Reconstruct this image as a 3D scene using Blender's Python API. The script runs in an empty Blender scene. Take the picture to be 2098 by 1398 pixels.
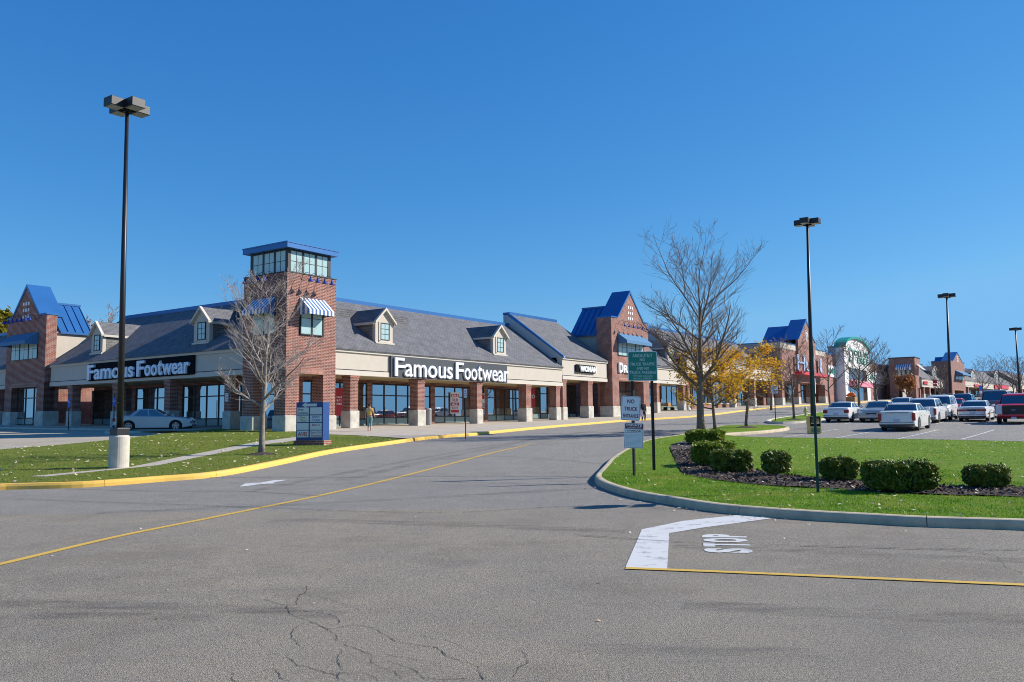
import bpy, math, random
import numpy as np
from mathutils import Vector, Matrix
from mathutils.geometry import delaunay_2d_cdt
R = math.radians
random.seed(7)
SC = bpy.context.scene
COL = SC.collection
# ---------------------------------------------------------------- camera
F, PIT, ROL, EYE = 1750.0, 0.0933, 0.0102, 1.65
cd = bpy.data.cameras.new('camera'); cam = bpy.data.objects.new('camera', cd); COL.objects.link(cam)
cd.sensor_width = 36; cd.lens = F/2098*36; cd.clip_end = 3000; cd.clip_start = .05
cam.matrix_world = Matrix.Translation((0, 0, EYE)) @ Matrix.Rotation(math.pi/2+PIT, 4, 'X') @ Matrix.Rotation(-ROL, 4, 'Z')
SC.camera = cam
SC.cycles.filter_width = 1.0
# ---------------------------------------------------------------- sky, sun, exposure
SUN_EL = R(32); SUN_AZ = (.986, .168)
w = bpy.data.worlds.new('World'); SC.world = w; w.use_nodes = True
nt = w.node_tree; bg = nt.nodes['Background']
sk = nt.nodes.new('ShaderNodeTexSky'); sk.sky_type = 'NISHITA'; sk.sun_disc = False
sk.sun_elevation = SUN_EL; sk.sun_rotation = math.atan2(SUN_AZ[0], SUN_AZ[1])
sk.air_density = 1.0; sk.dust_density = .0; sk.ozone_density = 3.0; sk.altitude = 200
EXPO = .62
sp_ = nt.nodes.new('ShaderNodeSeparateColor'); cb_ = nt.nodes.new('ShaderNodeCombineColor'); nt.links.new(sk.outputs[0], sp_.inputs[0])
for i_, (pw, k_) in enumerate(((1.385, .500), (.854, .615), (.563, .845))):      # film response of the deep blue autumn sky
    a_ = nt.nodes.new('ShaderNodeMath'); a_.operation = 'MULTIPLY'; a_.inputs[1].default_value = .15; nt.links.new(sp_.outputs[i_], a_.inputs[0])
    b_ = nt.nodes.new('ShaderNodeMath'); b_.operation = 'POWER'; b_.inputs[1].default_value = pw; nt.links.new(a_.outputs[0], b_.inputs[0])
    c_ = nt.nodes.new('ShaderNodeMath'); c_.operation = 'MULTIPLY'; c_.inputs[1].default_value = k_/(2**EXPO)/.15; nt.links.new(b_.outputs[0], c_.inputs[0])
    d_ = nt.nodes.new('ShaderNodeMath'); d_.operation = 'MINIMUM'; d_.inputs[1].default_value = (.21, .51, .88)[i_]/(2**EXPO)/.15; nt.links.new(c_.outputs[0], d_.inputs[0]); nt.links.new(d_.outputs[0], cb_.inputs[i_])
nt.links.new(cb_.outputs[0], bg.inputs[0])
bg.inputs[1].default_value = .15
sd = bpy.data.lights.new('sun', 'SUN'); sd.energy = 4.2; sd.angle = R(.53); sd.color = (1, .935, .84)
so = bpy.data.objects.new('sun', sd); COL.objects.link(so)
SV = Vector((SUN_AZ[0]*math.cos(SUN_EL), SUN_AZ[1]*math.cos(SUN_EL), math.sin(SUN_EL)))
so.rotation_mode = 'QUATERNION'; so.rotation_quaternion = (-SV).to_track_quat('-Z', 'Y')
so.location = (40, 10, 60)
vs = SC.view_settings; vs.view_transform = 'Standard'; vs.look = 'None'; vs.exposure = EXPO; vs.gamma = 1
# ---------------------------------------------------------------- measuring helpers
def ray(px, py):
    u, v = (px-1049)/F, (699-py)/F
    c, s = math.cos(ROL), math.sin(ROL)
    u, v = c*u+s*v, -s*u+c*v
    cp, sp = math.cos(PIT), math.sin(PIT)
    return Vector((u, cp-v*sp, sp+v*cp))          # y forward, z up
EYEP = Vector((0, 0, EYE))
def at(px, py, Y):
    d = ray(px, py); return EYEP+d*(Y/d.y)
# terrain: flat by the camera, then a steady rise, with local corrections
PTS = [(-12.9,28,.3),(-12.7,48,1.1),(-9.9,52,1.09),(-2,60,1.2),(3.6,71,1.42),(-37,65,1.5),(-24,57,1.3),(11.5,76,1.62),(-21,50.5,1.26),
       (23.7,69,1.75),(21.6,47,.88),(21.5,56,1.3),(31.9,55,1.2),(20,65,1.5),(-5,40,.7),(0,30,.42),(10,30,.42),(10,42,.85),(-20,36,.62),(-30,45,.95)]
def ramp(Y):
    Y = np.asarray(Y, float)
    r = np.where(Y < 12, 0, np.where(Y < 20, .032*(Y-12)**2/16, .032*(Y-16)))
    return np.minimum(r, 7.7+.0*r)
_P = np.array(PTS); _R = _P[:, 2]-ramp(_P[:, 1])
def H(X, Y):
    X = np.asarray(X, float); Y = np.asarray(Y, float)
    d = np.exp(-((X[..., None]-_P[:, 0])**2+(Y[..., None]-_P[:, 1])**2)/(2*49.))
    return ramp(Y)+(d*_R).sum(-1)/(d.sum(-1)+.25)
def h(x, y): return float(H(np.array(x), np.array(y)))
def G(px, py, off=0.0):
    d = ray(px, py); lo = None; t = 2.0
    def f(t):
        p = EYEP+d*t; return p.z-h(p.x, p.y)-off
    prev = t
    while t < 400:
        if f(t) < 0: break
        prev = t; t *= 1.02
    a, b = prev, t
    for _ in range(25):
        m = (a+b)/2
        if f(m) > 0: a = m
        else: b = m
    return EYEP+d*a
# ---------------------------------------------------------------- object bookkeeping
def tag(o, label=None, cat=None, group=None, kind=None):
    if label: o['label'] = label
    if cat: o['category'] = cat
    if group: o['group'] = group
    if kind: o['kind'] = kind
    return o
def empty(name, loc=(0, 0, 0), rz=0, label=None, cat=None, group=None):
    o = bpy.data.objects.new(name, None); COL.objects.link(o); o.location = loc; o.rotation_euler = (0, 0, rz)
    return tag(o, label, cat, group)
class MB:
    def __init__(s): s.v = []; s.f = []; s.m = []; s.uv = None
    def add(s, vs, fs, m=0):
        b = len(s.v); s.v += [tuple(v) for v in vs]; s.f += [tuple(i+b for i in f) for f in fs]; s.m += [m]*len(fs); return s
    def box(s, x0, x1, y0, y1, z0, z1, m=0):
        return s.add([(x0,y0,z0),(x1,y0,z0),(x1,y1,z0),(x0,y1,z0),(x0,y0,z1),(x1,y0,z1),(x1,y1,z1),(x0,y1,z1)],
                     [(0,3,2,1),(4,5,6,7),(0,1,5,4),(1,2,6,5),(2,3,7,6),(3,0,4,7)], m)
    def prism(s, poly, a, b, axis='y', m=0):     # poly = list of 2D; axis y: (x,z) ; axis x: (y,z) ; axis z: (x,y)
        n = len(poly)
        def P(p, t): return (p[0], t, p[1]) if axis == 'y' else ((t, p[0], p[1]) if axis == 'x' else (p[0], p[1], t))
        vs = [P(p, a) for p in poly]+[P(p, b) for p in poly]
        ar = sum(poly[i][0]*poly[(i+1) % n][1]-poly[(i+1) % n][0]*poly[i][1] for i in range(n))
        fs = [tuple(range(n)), tuple(range(2*n-1, n-1, -1))]+[(i, i+n, (i+1) % n+n, (i+1) % n) for i in range(n)]
        flip = (ar > 0) != (axis == 'y')
        if flip: fs = [tuple(reversed(f)) for f in fs]
        if b < a: fs = [tuple(reversed(f)) for f in fs]
        return s.add(vs, fs, m)
    def tube(s, pts, rad, n=8, m=0, cap=True):
        pts = [Vector(p) for p in pts]; rad = rad if isinstance(rad, (list, tuple)) else [rad]*len(pts)
        vs = []; up = None
        for i, p in enumerate(pts):
            t = (pts[min(i+1, len(pts)-1)]-pts[max(i-1, 0)]).normalized()
            if up is None or abs(up.dot(t)) > .95: up = Vector((0, 0, 1)) if abs(t.z) < .9 else Vector((1, 0, 0))
            a = t.cross(up).normalized(); b = a.cross(t); up = b
            for k in range(n):
                an = 2*math.pi*k/n; vs.append(p+(a*math.cos(an)+b*math.sin(an))*rad[i])
        fs = []
        for i in range(len(pts)-1):
            for k in range(n):
                fs.append((i*n+k, i*n+(k+1) % n, (i+1)*n+(k+1) % n, (i+1)*n+k))
        if cap: fs += [tuple(range(n-1, -1, -1)), tuple((len(pts)-1)*n+k for k in range(n))]
        return s.add(vs, fs, m)
    def lathe(s, prof, n=16, c=(0, 0, 0), m=0):   # prof [(r,z)]
        return s.tube([(c[0], c[1], c[2]+z+1e-4*i) for i, (r, z) in enumerate(prof)], [max(r, 1e-4) for r, z in prof], n, m) if False else s._lathe(prof, n, c, m)
    def _lathe(s, prof, n, c, m):
        vs = []
        for r, z in prof:
            for k in range(n):
                an = 2*math.pi*k/n; vs.append((c[0]+r*math.cos(an), c[1]+r*math.sin(an), c[2]+z))
        fs = [(i*n+k, i*n+(k+1) % n, (i+1)*n+(k+1) % n, (i+1)*n+k) for i in range(len(prof)-1) for k in range(n)]
        fs += [tuple(range(n-1, -1, -1)), tuple((len(prof)-1)*n+k for k in range(n))]
        return s.add(vs, fs, m)
    def xf(s, M, i0=0):
        s.v[i0:] = [tuple(M @ Vector(v)) for v in s.v[i0:]]; return s
    def build(s, name, mats, parent=None, smooth=False, uv=True, bevel=0, label=None):
        me = bpy.data.meshes.new(name); me.from_pydata(s.v, [], s.f)
        mats = mats if isinstance(mats, (list, tuple)) else [mats]
        for mt in mats: me.materials.append(mt)
        if len(mats) > 1: me.polygons.foreach_set('material_index', s.m)
        if smooth: me.polygons.foreach_set('use_smooth', [True]*len(s.f))
        me.update()
        if uv:
            ul = me.uv_layers.new(name='UVMap'); data = np.zeros(len(me.loops)*2, np.float32)
            co = np.zeros(len(me.vertices)*3); me.vertices.foreach_get('co', co); co = co.reshape(-1, 3)
            for p in me.polygons:
                n = p.normal
                if abs(n.z) > .995: u = Vector((1, 0, 0)); v = Vector((0, 1, 0))
                else:
                    u = Vector((-n.y, n.x, 0)).normalized(); v = n.cross(u)
                for li in p.loop_indices:
                    c = co[me.loops[li].vertex_index]
                    data[2*li] = c[0]*u.x+c[1]*u.y; data[2*li+1] = c[0]*v.x+c[1]*v.y+c[2]*v.z
            ul.data.foreach_set('uv', data)
        o = bpy.data.objects.new(name, me); COL.objects.link(o)
        if parent is not None: o.parent = parent
        if bevel:
            b = o.modifiers.new('bevel', 'BEVEL'); b.width = bevel; b.segments = 2; b.limit_method = 'ANGLE'; b.angle_limit = R(40)
        if label: o['label'] = label
        return o
def copy_tree(o, parent=None):
    c = o.copy(); COL.objects.link(c); c.parent = parent
    for ch in list(o.children): copy_tree(ch, c)
    return c
# ---------------------------------------------------------------- materials
def mat(name, col, rough=.7, metal=0, spec=.5, noise=0, nscale=5, bump=0, bscale=60, alpha=None, coords='Object', coat=0):
    m = bpy.data.materials.new(name); m.use_nodes = True; nt = m.node_tree; b = nt.nodes['Principled BSDF']
    b.inputs['Roughness'].default_value = rough; b.inputs['Metallic'].default_value = metal
    b.inputs['Specular IOR Level'].default_value = spec; b.inputs['Base Color'].default_value = (*col, 1)
    if coat: b.inputs['Coat Weight'].default_value = coat; b.inputs['Coat Roughness'].default_value = .03
    tc = nt.nodes.new('ShaderNodeTexCoord')
    if noise:
        n = nt.nodes.new('ShaderNodeTexNoise'); n.inputs['Scale'].default_value = nscale; n.inputs['Detail'].default_value = 6; n.inputs['Roughness'].default_value = .65
        nt.links.new(tc.outputs[coords], n.inputs['Vector'])
        r = nt.nodes.new('ShaderNodeMapRange'); r.inputs['From Min'].default_value = .3; r.inputs['From Max'].default_value = .7
        r.inputs['To Min'].default_value = 1-noise; r.inputs['To Max'].default_value = 1+noise
        nt.links.new(n.outputs['Fac'], r.inputs['Value'])
        mx = nt.nodes.new('ShaderNodeVectorMath'); mx.operation = 'SCALE'; mx.inputs[0].default_value = col
        nt.links.new(r.outputs[0], mx.inputs['Scale']); nt.links.new(mx.outputs[0], b.inputs['Base Color'])
    if bump:
        n2 = nt.nodes.new('ShaderNodeTexNoise'); n2.inputs['Scale'].default_value = bscale; n2.inputs['Detail'].default_value = 3
        nt.links.new(tc.outputs[coords], n2.inputs['Vector'])
        bp = nt.nodes.new('ShaderNodeBump'); bp.inputs['Strength'].default_value = bump; bp.inputs['Distance'].default_value = .02
        nt.links.new(n2.outputs['Fac'], bp.inputs['Height']); nt.links.new(bp.outputs[0], b.inputs['Normal'])
    return m
class N:   # tiny node helper
    def __init__(s, m): s.m = m; s.nt = m.node_tree; s.b = s.nt.nodes['Principled BSDF']
    def n(s, t, **kw):
        x = s.nt.nodes.new(t)
        for k, v in kw.items():
            if k in x.inputs: x.inputs[k].default_value = v
            else: setattr(x, k, v)
        return x
    def l(s, a, b): s.nt.links.new(a, b)
def newmat(name, rough=.8):
    m = bpy.data.materials.new(name); m.use_nodes = True; k = N(m); k.b.inputs['Roughness'].default_value = rough; return m, k
def mixc(k, fac, a, b, mode='MIX'):
    x = k.n('ShaderNodeMix'); x.data_type = 'RGBA'; x.blend_type = mode
    for i, v in ((0, fac), (6, a), (7, b)):
        if isinstance(v, (int, float)): x.inputs[i].default_value = v
        elif isinstance(v, tuple): x.inputs[i].default_value = (*v, 1)
        else: k.l(v, x.inputs[i])
    return x.outputs[2]
def noise(k, vec, scale, detail=4, rough=.6):
    x = k.n('ShaderNodeTexNoise', Scale=scale, Detail=detail, Roughness=rough); k.l(vec, x.inputs['Vector']); return x.outputs['Fac']
def rng(k, v, a, b, c=0, d=1):
    x = k.n('ShaderNodeMapRange'); x.inputs[1].default_value = a; x.inputs[2].default_value = b; x.inputs[3].default_value = c; x.inputs[4].default_value = d; k.l(v, x.inputs[0]); return x.outputs[0]
def brickmat(name, c1, c2, mortar, bw=.2, bh=.068, ms=.010, bump=.5, rough=.85, offs=.5, tint=.25):
    m, k = newmat(name, rough); tc = k.n('ShaderNodeTexCoord'); uv = tc.outputs['UV']
    br = k.n('ShaderNodeTexBrick', Scale=1.0); br.inputs['Brick Width'].default_value = bw; br.inputs['Row Height'].default_value = bh
    br.inputs['Mortar Size'].default_value = ms; br.inputs['Mortar Smooth'].default_value = .2; br.inputs['Bias'].default_value = -.25; br.offset = offs
    br.inputs['Color1'].default_value = (*c1, 1); br.inputs['Color2'].default_value = (*c2, 1); br.inputs['Mortar'].default_value = (*mortar, 1)
    k.l(uv, br.inputs['Vector'])
    ns = noise(k, uv, 1.3, 5); f = rng(k, ns, .3, .7, 1-tint, 1+tint)
    v = k.n('ShaderNodeVectorMath', operation='SCALE'); k.l(br.outputs['Color'], v.inputs[0]); k.l(f, v.inputs['Scale'])
    k.l(v.outputs[0], k.b.inputs['Base Color'])
    bp = k.n('ShaderNodeBump', Strength=bump, Distance=.01, invert=True); k.l(br.outputs['Fac'], bp.inputs['Height']); k.l(bp.outputs[0], k.b.inputs['Normal'])
    return m
BRICK = brickmat('brick', (.27, .068, .038), (.055, .028, .026), (.43, .31, .26), bw=.25, bh=.088, ms=.014)
SOLDIER = brickmat('soldier brick', (.36, .12, .07), (.2, .07, .05), (.42, .36, .31), bw=.068, bh=.21, offs=0)
SHINGLE = brickmat('shingle', (.165, .165, .175), (.12, .12, .13), (.05, .05, .055), bw=.33, bh=.14, ms=.012, bump=.8, tint=.22)
SHAKE = brickmat('grey siding', (.22, .21, .20), (.17, .165, .16), (.07, .07, .07), bw=.4, bh=.18, ms=.012)
CREAM = mat('cream stucco', (.545, .49, .41), .9, noise=.05, nscale=1.5, bump=.25, bscale=90)
CREAMT = mat('cream trim', (.58, .53, .45), .8, noise=.04, nscale=3)
TAN = mat('soffit tan', (.42, .33, .17), .9)
WHITEW = mat('white stucco', (.80, .78, .76), .9, noise=.04, nscale=2)
GREYW = mat('grey stucco', (.45, .47, .46), .9, noise=.05, nscale=1)
BLUE = mat('blue metal', (.03, .14, .37), .34, metal=.2, noise=.06, nscale=.8)
BLUEC = mat('blue canvas', (.065, .19, .345), .8, noise=.10, nscale=4)
BLUEL = mat('blue lamp enamel', (.02, .05, .30), .35)
GREENM = mat('green metal', (.02, .30, .22), .4, metal=.1)
REDC = mat('red canvas', (.55, .03, .06), .7)
PINKC = mat('pink canvas', (.78, .22, .30), .7)
DARKF = mat('dark bronze frame', (.018, .018, .020), .45)
CONC = mat('concrete', (.56, .51, .43), .9, noise=.16, nscale=2.2, bump=.3, bscale=70)
CONCB = mat('stained concrete base', (.52, .49, .42), .9, noise=.28, nscale=1.6, bump=.3, bscale=70)
WHITE = mat('white paint', (.80, .80, .80), .5)
BLACKP = mat('black panel', (.008, .009, .012), .9, spec=.1)
WINP = mat('pale window pane', (.40, .56, .55), .12, spec=.8)
GLASS = mat('storefront glass', (.05, .048, .04), .02, spec=1.0)
GLASS.node_tree.nodes['Principled BSDF'].inputs['IOR'].default_value = 3.0
REFLP = mat('reflection panel teal', (.20, .30, .30), .25, spec=.6)  # sunlit ground mirrored low in the shop glass, put in as flat teal
BARK = mat('grey bark', (.24, .205, .17), .95, noise=.35, nscale=9, bump=.6, bscale=40)
BARKP = mat('pale twig bark', (.40, .335, .285), .95, noise=.25, nscale=6)
MULCHM = mat('bark mulch', (.060, .040, .032), 1, noise=.65, nscale=26, bump=1, bscale=45)
BLK = mat('black metal', (.014, .014, .018), .42, noise=.15, nscale=3)
GREENP = mat('green post paint', (.015, .10, .075), .5)
SGREEN = mat('sign green', (.005, .23, .16), .45)
SWHITE = mat('sign white', (.84, .85, .88), .45)
MAROON = mat('maroon lettering', (.22, .03, .05), .5)
SBLUE = mat('directory blue', (.016, .06, .21), .45)
YEL = None
def worn(name, col, under=(.16, .155, .15), amt=.42, sc=2.5):
    m, k = newmat(name, .8); tc = k.n('ShaderNodeTexCoord'); o = tc.outputs['Object']
    a = noise(k, o, sc, 8, .75); b = noise(k, o, sc*14, 4, .7)
    s = k.n('ShaderNodeMath', operation='ADD'); k.l(a, s.inputs[0]); bb = rng(k, b, 0, 1, -.22, .22); k.l(bb, s.inputs[1])
    f = rng(k, s.outputs[0], amt-.06, amt+.06, 0, 1)
    k.l(mixc(k, f, under, col), k.b.inputs['Base Color']); return m
PAINTW = worn('worn white road paint', (.60, .60, .58), amt=.39, sc=3.2)
PAINTY = worn('worn yellow road paint', (.62, .39, .06), amt=.36)
KERBY = worn('yellow kerb paint', (.76, .47, .09), (.42, .36, .24), .36, 1.9)
def asphaltmat():
    m, k = newmat('asphalt', .92); tc = k.n('ShaderNodeTexCoord'); o = tc.outputs['Object']
    big = noise(k, o, .09, 5, .6); mid = noise(k, o, .9, 6, .7); fine = noise(k, o, 34, 3, .75); gr = noise(k, o, 95, 2, .8)
    c = mixc(k, rng(k, big, .38, .62), (.315, .27, .20), (.265, .235, .19))
    # newer, cooler paving beyond the transverse joint
    sx = k.n('ShaderNodeSeparateXYZ'); k.l(o, sx.inputs[0]); zone = rng(k, sx.outputs[1], 16.25, 16.35)
    blot = noise(k, o, .33, 4, .7); c = mixc(k, rng(k, blot, .50, .62, 0, .55), c, (.20, .168, .125))
    c = mixc(k, zone, c, mixc(k, .72, c, (.25, .24, .222)))
    c = mixc(k, rng(k, mid, .35, .7), c, mixc(k, .35, c, (.15, .145, .14)))
    v = k.n('ShaderNodeVectorMath', operation='SCALE'); k.l(c, v.inputs[0]); k.l(rng(k, fine, .3, .7, .62, 1.38), v.inputs['Scale'])
    v2 = k.n('ShaderNodeVectorMath', operation='SCALE'); k.l(v.outputs[0], v2.inputs[0]); k.l(rng(k, gr, .35, .65, .45, 1.6), v2.inputs['Scale'])
    # light stones and rusty specks
    vo = k.n('ShaderNodeTexVoronoi', Scale=42.0); k.l(o, vo.inputs['Vector'])
    st = rng(k, vo.outputs['Distance'], .10, .16, 1, 0)
    sp = k.n('ShaderNodeSeparateColor'); k.l(vo.outputs['Color'], sp.inputs[0])
    sel = rng(k, sp.outputs[0], .90, .92); mu = k.n('ShaderNodeMath', operation='MULTIPLY'); k.l(st, mu.inputs[0]); k.l(sel, mu.inputs[1])
    c2 = mixc(k, mu.outputs[0], v2.outputs[0], (.42, .38, .33))
    # tyre-dark streaks across the road
    mp = k.n('ShaderNodeMapping'); mp.inputs['Scale'].default_value = (.25, 3.0, 1); k.l(o, mp.inputs['Vector'])
    stq = noise(k, mp.outputs[0], 1.2, 5, .7)
    c3 = mixc(k, rng(k, stq, .60, .78, 0, .45), c2, (.12, .12, .12))
    k.l(c3, k.b.inputs['Base Color'])
    bp = k.n('ShaderNodeBump', Strength=1.0, Distance=.02); k.l(gr, bp.inputs['Height']); k.l(bp.outputs[0], k.b.inputs['Normal'])
    return m
ASPH = asphaltmat()
def grassmat(name, c1, c2, c3):
    m, k = newmat(name, .9); tc = k.n('ShaderNodeTexCoord'); o = tc.outputs['Object']
    a = noise(k, o, .6, 6, .7); b = noise(k, o, 3.2, 7, .8); c = noise(k, o, 60, 4, .8)
    col = mixc(k, rng(k, a, .35, .65), c1, c2); col = mixc(k, rng(k, b, .42, .72, 0, .75), col, c3)
    v = k.n('ShaderNodeVectorMath', operation='SCALE'); k.l(col, v.inputs[0]); k.l(rng(k, c, .3, .7, .5, 1.5), v.inputs['Scale'])
    k.l(v.outputs[0], k.b.inputs['Base Color'])
    bp = k.n('ShaderNodeBump', Strength=1.0, Distance=.05); k.l(c, bp.inputs['Height']); k.l(bp.outputs[0], k.b.inputs['Normal'])
    k.b.inputs['Specular IOR Level'].default_value = .15
    return m
GRASSR = grassmat('lawn grass', (.085, .21, .008), (.15, .28, .012), (.30, .30, .05))
GRASSL = grassmat('dry lawn grass', (.12, .185, .018), (.155, .20, .02), (.26, .235, .07))
def leafmat(name, cols, trans=.3, rough=.6, sc=9.0):
    m, k = newmat(name, rough); oi = k.n('ShaderNodeTexCoord')
    wn = k.n('ShaderNodeTexNoise', Scale=sc, Detail=5.0); k.l(oi.outputs['Object'], wn.inputs['Vector'])
    cr = k.n('ShaderNodeValToRGB'); k.l(wn.outputs['Fac'], cr.inputs[0]); els = cr.color_ramp.elements
    els[0].position = .35; els[1].position = .65; els[0].color = (*cols[0], 1); els[1].color = (*cols[-1], 1)
    if len(cols) > 2: e = els.new(.5); e.color = (*cols[1], 1)
    k.l(cr.outputs[0], k.b.inputs['Base Color'])
    tr = k.n('ShaderNodeBsdfTranslucent'); k.l(cr.outputs[0], tr.inputs[0]); mx = k.n('ShaderNodeMixShader'); mx.inputs[0].default_value = trans
    k.l(k.b.outputs[0], mx.inputs[1]); k.l(tr.outputs[0], mx.inputs[2]); k.l(mx.outputs[0], k.nt.nodes['Material Output'].inputs[0])
    return m
LYEL = leafmat('yellow leaf', [(.62, .27, .015), (.85, .48, .02), (.60, .48, .04)], .4)
LRUST = leafmat('rust leaf', [(.30, .10, .03), (.45, .20, .05), (.25, .12, .06)])
LBUSH = leafmat('boxwood leaf', [(.075, .13, .012), (.16, .20, .018), (.27, .26, .04)], .06)
LBUSHY = leafmat('yellow green leaf', [(.13, .20, .015), (.22, .29, .02), (.33, .33, .04)], .2)
LGRN = leafmat('tree leaf', [(.06, .12, .02), (.28, .24, .02), (.35, .28, .03)])
LDEAD = leafmat('fallen leaf', [(.62, .50, .34), (.80, .68, .52), (.50, .26, .13)], .1)
# ---------------------------------------------------------------- text
def text_mesh(txt, bold=0, ex=.0):
    cu = bpy.data.curves.new('t', 'FONT'); cu.body = txt; cu.extrude = 0; cu.offset = bold; cu.resolution_u = 3
    o = bpy.data.objects.new('t', cu); COL.objects.link(o); dg = bpy.context.evaluated_depsgraph_get(); dg.update()
    me = bpy.data.meshes.new_from_object(o.evaluated_get(dg)); vs = [v.co.copy() for v in me.vertices]; fs = [tuple(p.vertices) for p in me.polygons]
    bpy.data.objects.remove(o); bpy.data.curves.remove(cu); bpy.data.meshes.remove(me)
    x0 = min(v.x for v in vs); x1 = max(v.x for v in vs); y0 = min(v.y for v in vs); y1 = max(v.y for v in vs)
    return [((v.x-x0)/(x1-x0), (v.y-y0)/(y1-y0)) for v in vs], fs
def put_text(mb, txt, x0, x1, y, z0, z1, depth=.0, bold=0, m=0):
    """letters in the plane y (facing -y), between x0..x1, z0..z1"""
    vs, fs = text_mesh(txt, bold); n = len(vs)
    A = [(x0+u*(x1-x0), y-depth, z0+v*(z1-z0)) for u, v in vs]
    mb.add(A, fs, m)
    if depth:
        B = [(a[0], y, a[2]) for a in A]; from collections import Counter
        ed = {}
        for f in fs:
            for i in range(len(f)):
                e = (f[i], f[(i+1) % len(f)]); ed[e] = 1
        side = [e for e in ed if (e[1], e[0]) not in ed]
        mb.add(A+B, [(a, a+n, b+n, b) for a, b in side], m)
    return mb
# ---------------------------------------------------------------- building frames (x right, y inward, z up)
PSI = .611; OX, OY = -12.743, 48.0
class Frame:
    def __init__(s, ox, oy, ang):
        s.o = Vector((ox, oy, 0)); s.a = ang; s.ux = Vector((math.cos(ang), math.sin(ang), 0)); s.uy = Vector((-math.sin(ang), math.cos(ang), 0))
    def world(s, x, y, z=0): return s.o+s.ux*x+s.uy*y+Vector((0, 0, z))
    def loc(s, p): d = Vector(p)-s.o; return d.dot(s.ux), d.dot(s.uy), p[2]
    def W(s, px, py, y=0.0):      # pixel -> (x, z) on the vertical plane local y
        d = ray(px, py); n = s.uy; t = (y-(EYEP-s.o).dot(n))/d.dot(n); p = EYEP+d*t; return s.loc(p)[0], p.z
    def X(s, px, py, x):          # pixel -> (y, z) on the vertical plane local x
        d = ray(px, py); n = s.ux; t = (x-(EYEP-s.o).dot(n))/d.dot(n); p = EYEP+d*t; return s.loc(p)[1], p.z
    def slope(s, px, py, y0, z0, y1, z1):   # pixel -> local point on a roof slope
        A = s.world(0, y0, z0); dy = s.uy*(y1-y0)+Vector((0, 0, z1-z0)); n = s.ux.cross(dy); d = ray(px, py)
        t = (A-EYEP).dot(n)/d.dot(n); return s.loc(EYEP+d*t)
FR = Frame(OX, OY, math.pi/2-PSI)      # right wing
FL = Frame(OX, OY, -PSI)               # left wing
class Bld:
    def __init__(s, fr, name, x, y, label, cat, group=None):
        s.fr = fr; p = fr.world(x, y); s.zg = h(p.x, p.y); s.ref = Vector((x, y, s.zg)); s.shift = Matrix.Translation(-s.ref)
        s.e = empty(name, (p.x, p.y, s.zg), fr.a, label, cat, group)
    def part(s, mb, name, mats, parent=None, **kw):
        mb.xf(s.shift); return mb.build(name, mats, parent or s.e, **kw)
def gz(fr, x, y): p = fr.world(x, y); return h(p.x, p.y)
def column(b, x0, x1, y0, ztop, y1=None, hb=1.08):
    y1 = y1 if y1 is not None else y0+(x1-x0); zg = min(gz(b.fr, x0, y0), gz(b.fr, x1, y0))+.15
    c = MB().box(x0, x1, y0, y1, zg+hb, ztop-.32); c.box(x0-.03, x1+.03, y0-.03, y1+.03, ztop-.32, ztop-.16); c.box(x0-.06, x1+.06, y0-.06, y1+.06, ztop-.16, ztop-.002)
    o = b.part(c, 'column', BRICK)
    k = MB().box(x0-.07, x1+.07, y0-.07, y1+.07, zg-.7, zg+hb-.004)
    b.part(k, 'column_base', CONCB, o, bevel=.04)
    return o
def glazing(b, x0, x1, y, z0, z1, step=1.35, transom=.72, sill=.55, door=None, brick=False):
    """one shop window: frame mesh and its panes"""
    f = MB(); n = max(1, round((x1-x0)/step)); w = (x1-x0)/n; t = .035
    for i in range(n+1):
        xx = x0+i*w; f.box(xx-t, xx+t, y-.06, y+.06, z0, z1)
    zt = z0+(z1-z0)*transom
    for zz in (z0+.05, z0+sill, zt, z1-.05): 
        for i in range(n): f.box(x0+i*w+t, x0+(i+1)*w-t, y-.05, y+.05, zz-.04, zz+.04)
    o = b.part(f, 'window_frame', DARKF)
    for i in range(n):
        p = MB(); a, c = x0+i*w+t, x0+(i+1)*w-t
        lo = z0+sill if brick else z0+.09
        p.box(a, c, y-.01, y+.01, lo, z1-.09)
        if not brick: p.f = p.f; q_ = MB().box(a, c, y-.02, y-.011, z0+.09, z0+sill-.04); b.part(q_, 'reflection_panel', REFLP, o)
        b.part(p, 'glass_pane', GLASS, o)
    return o
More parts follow.
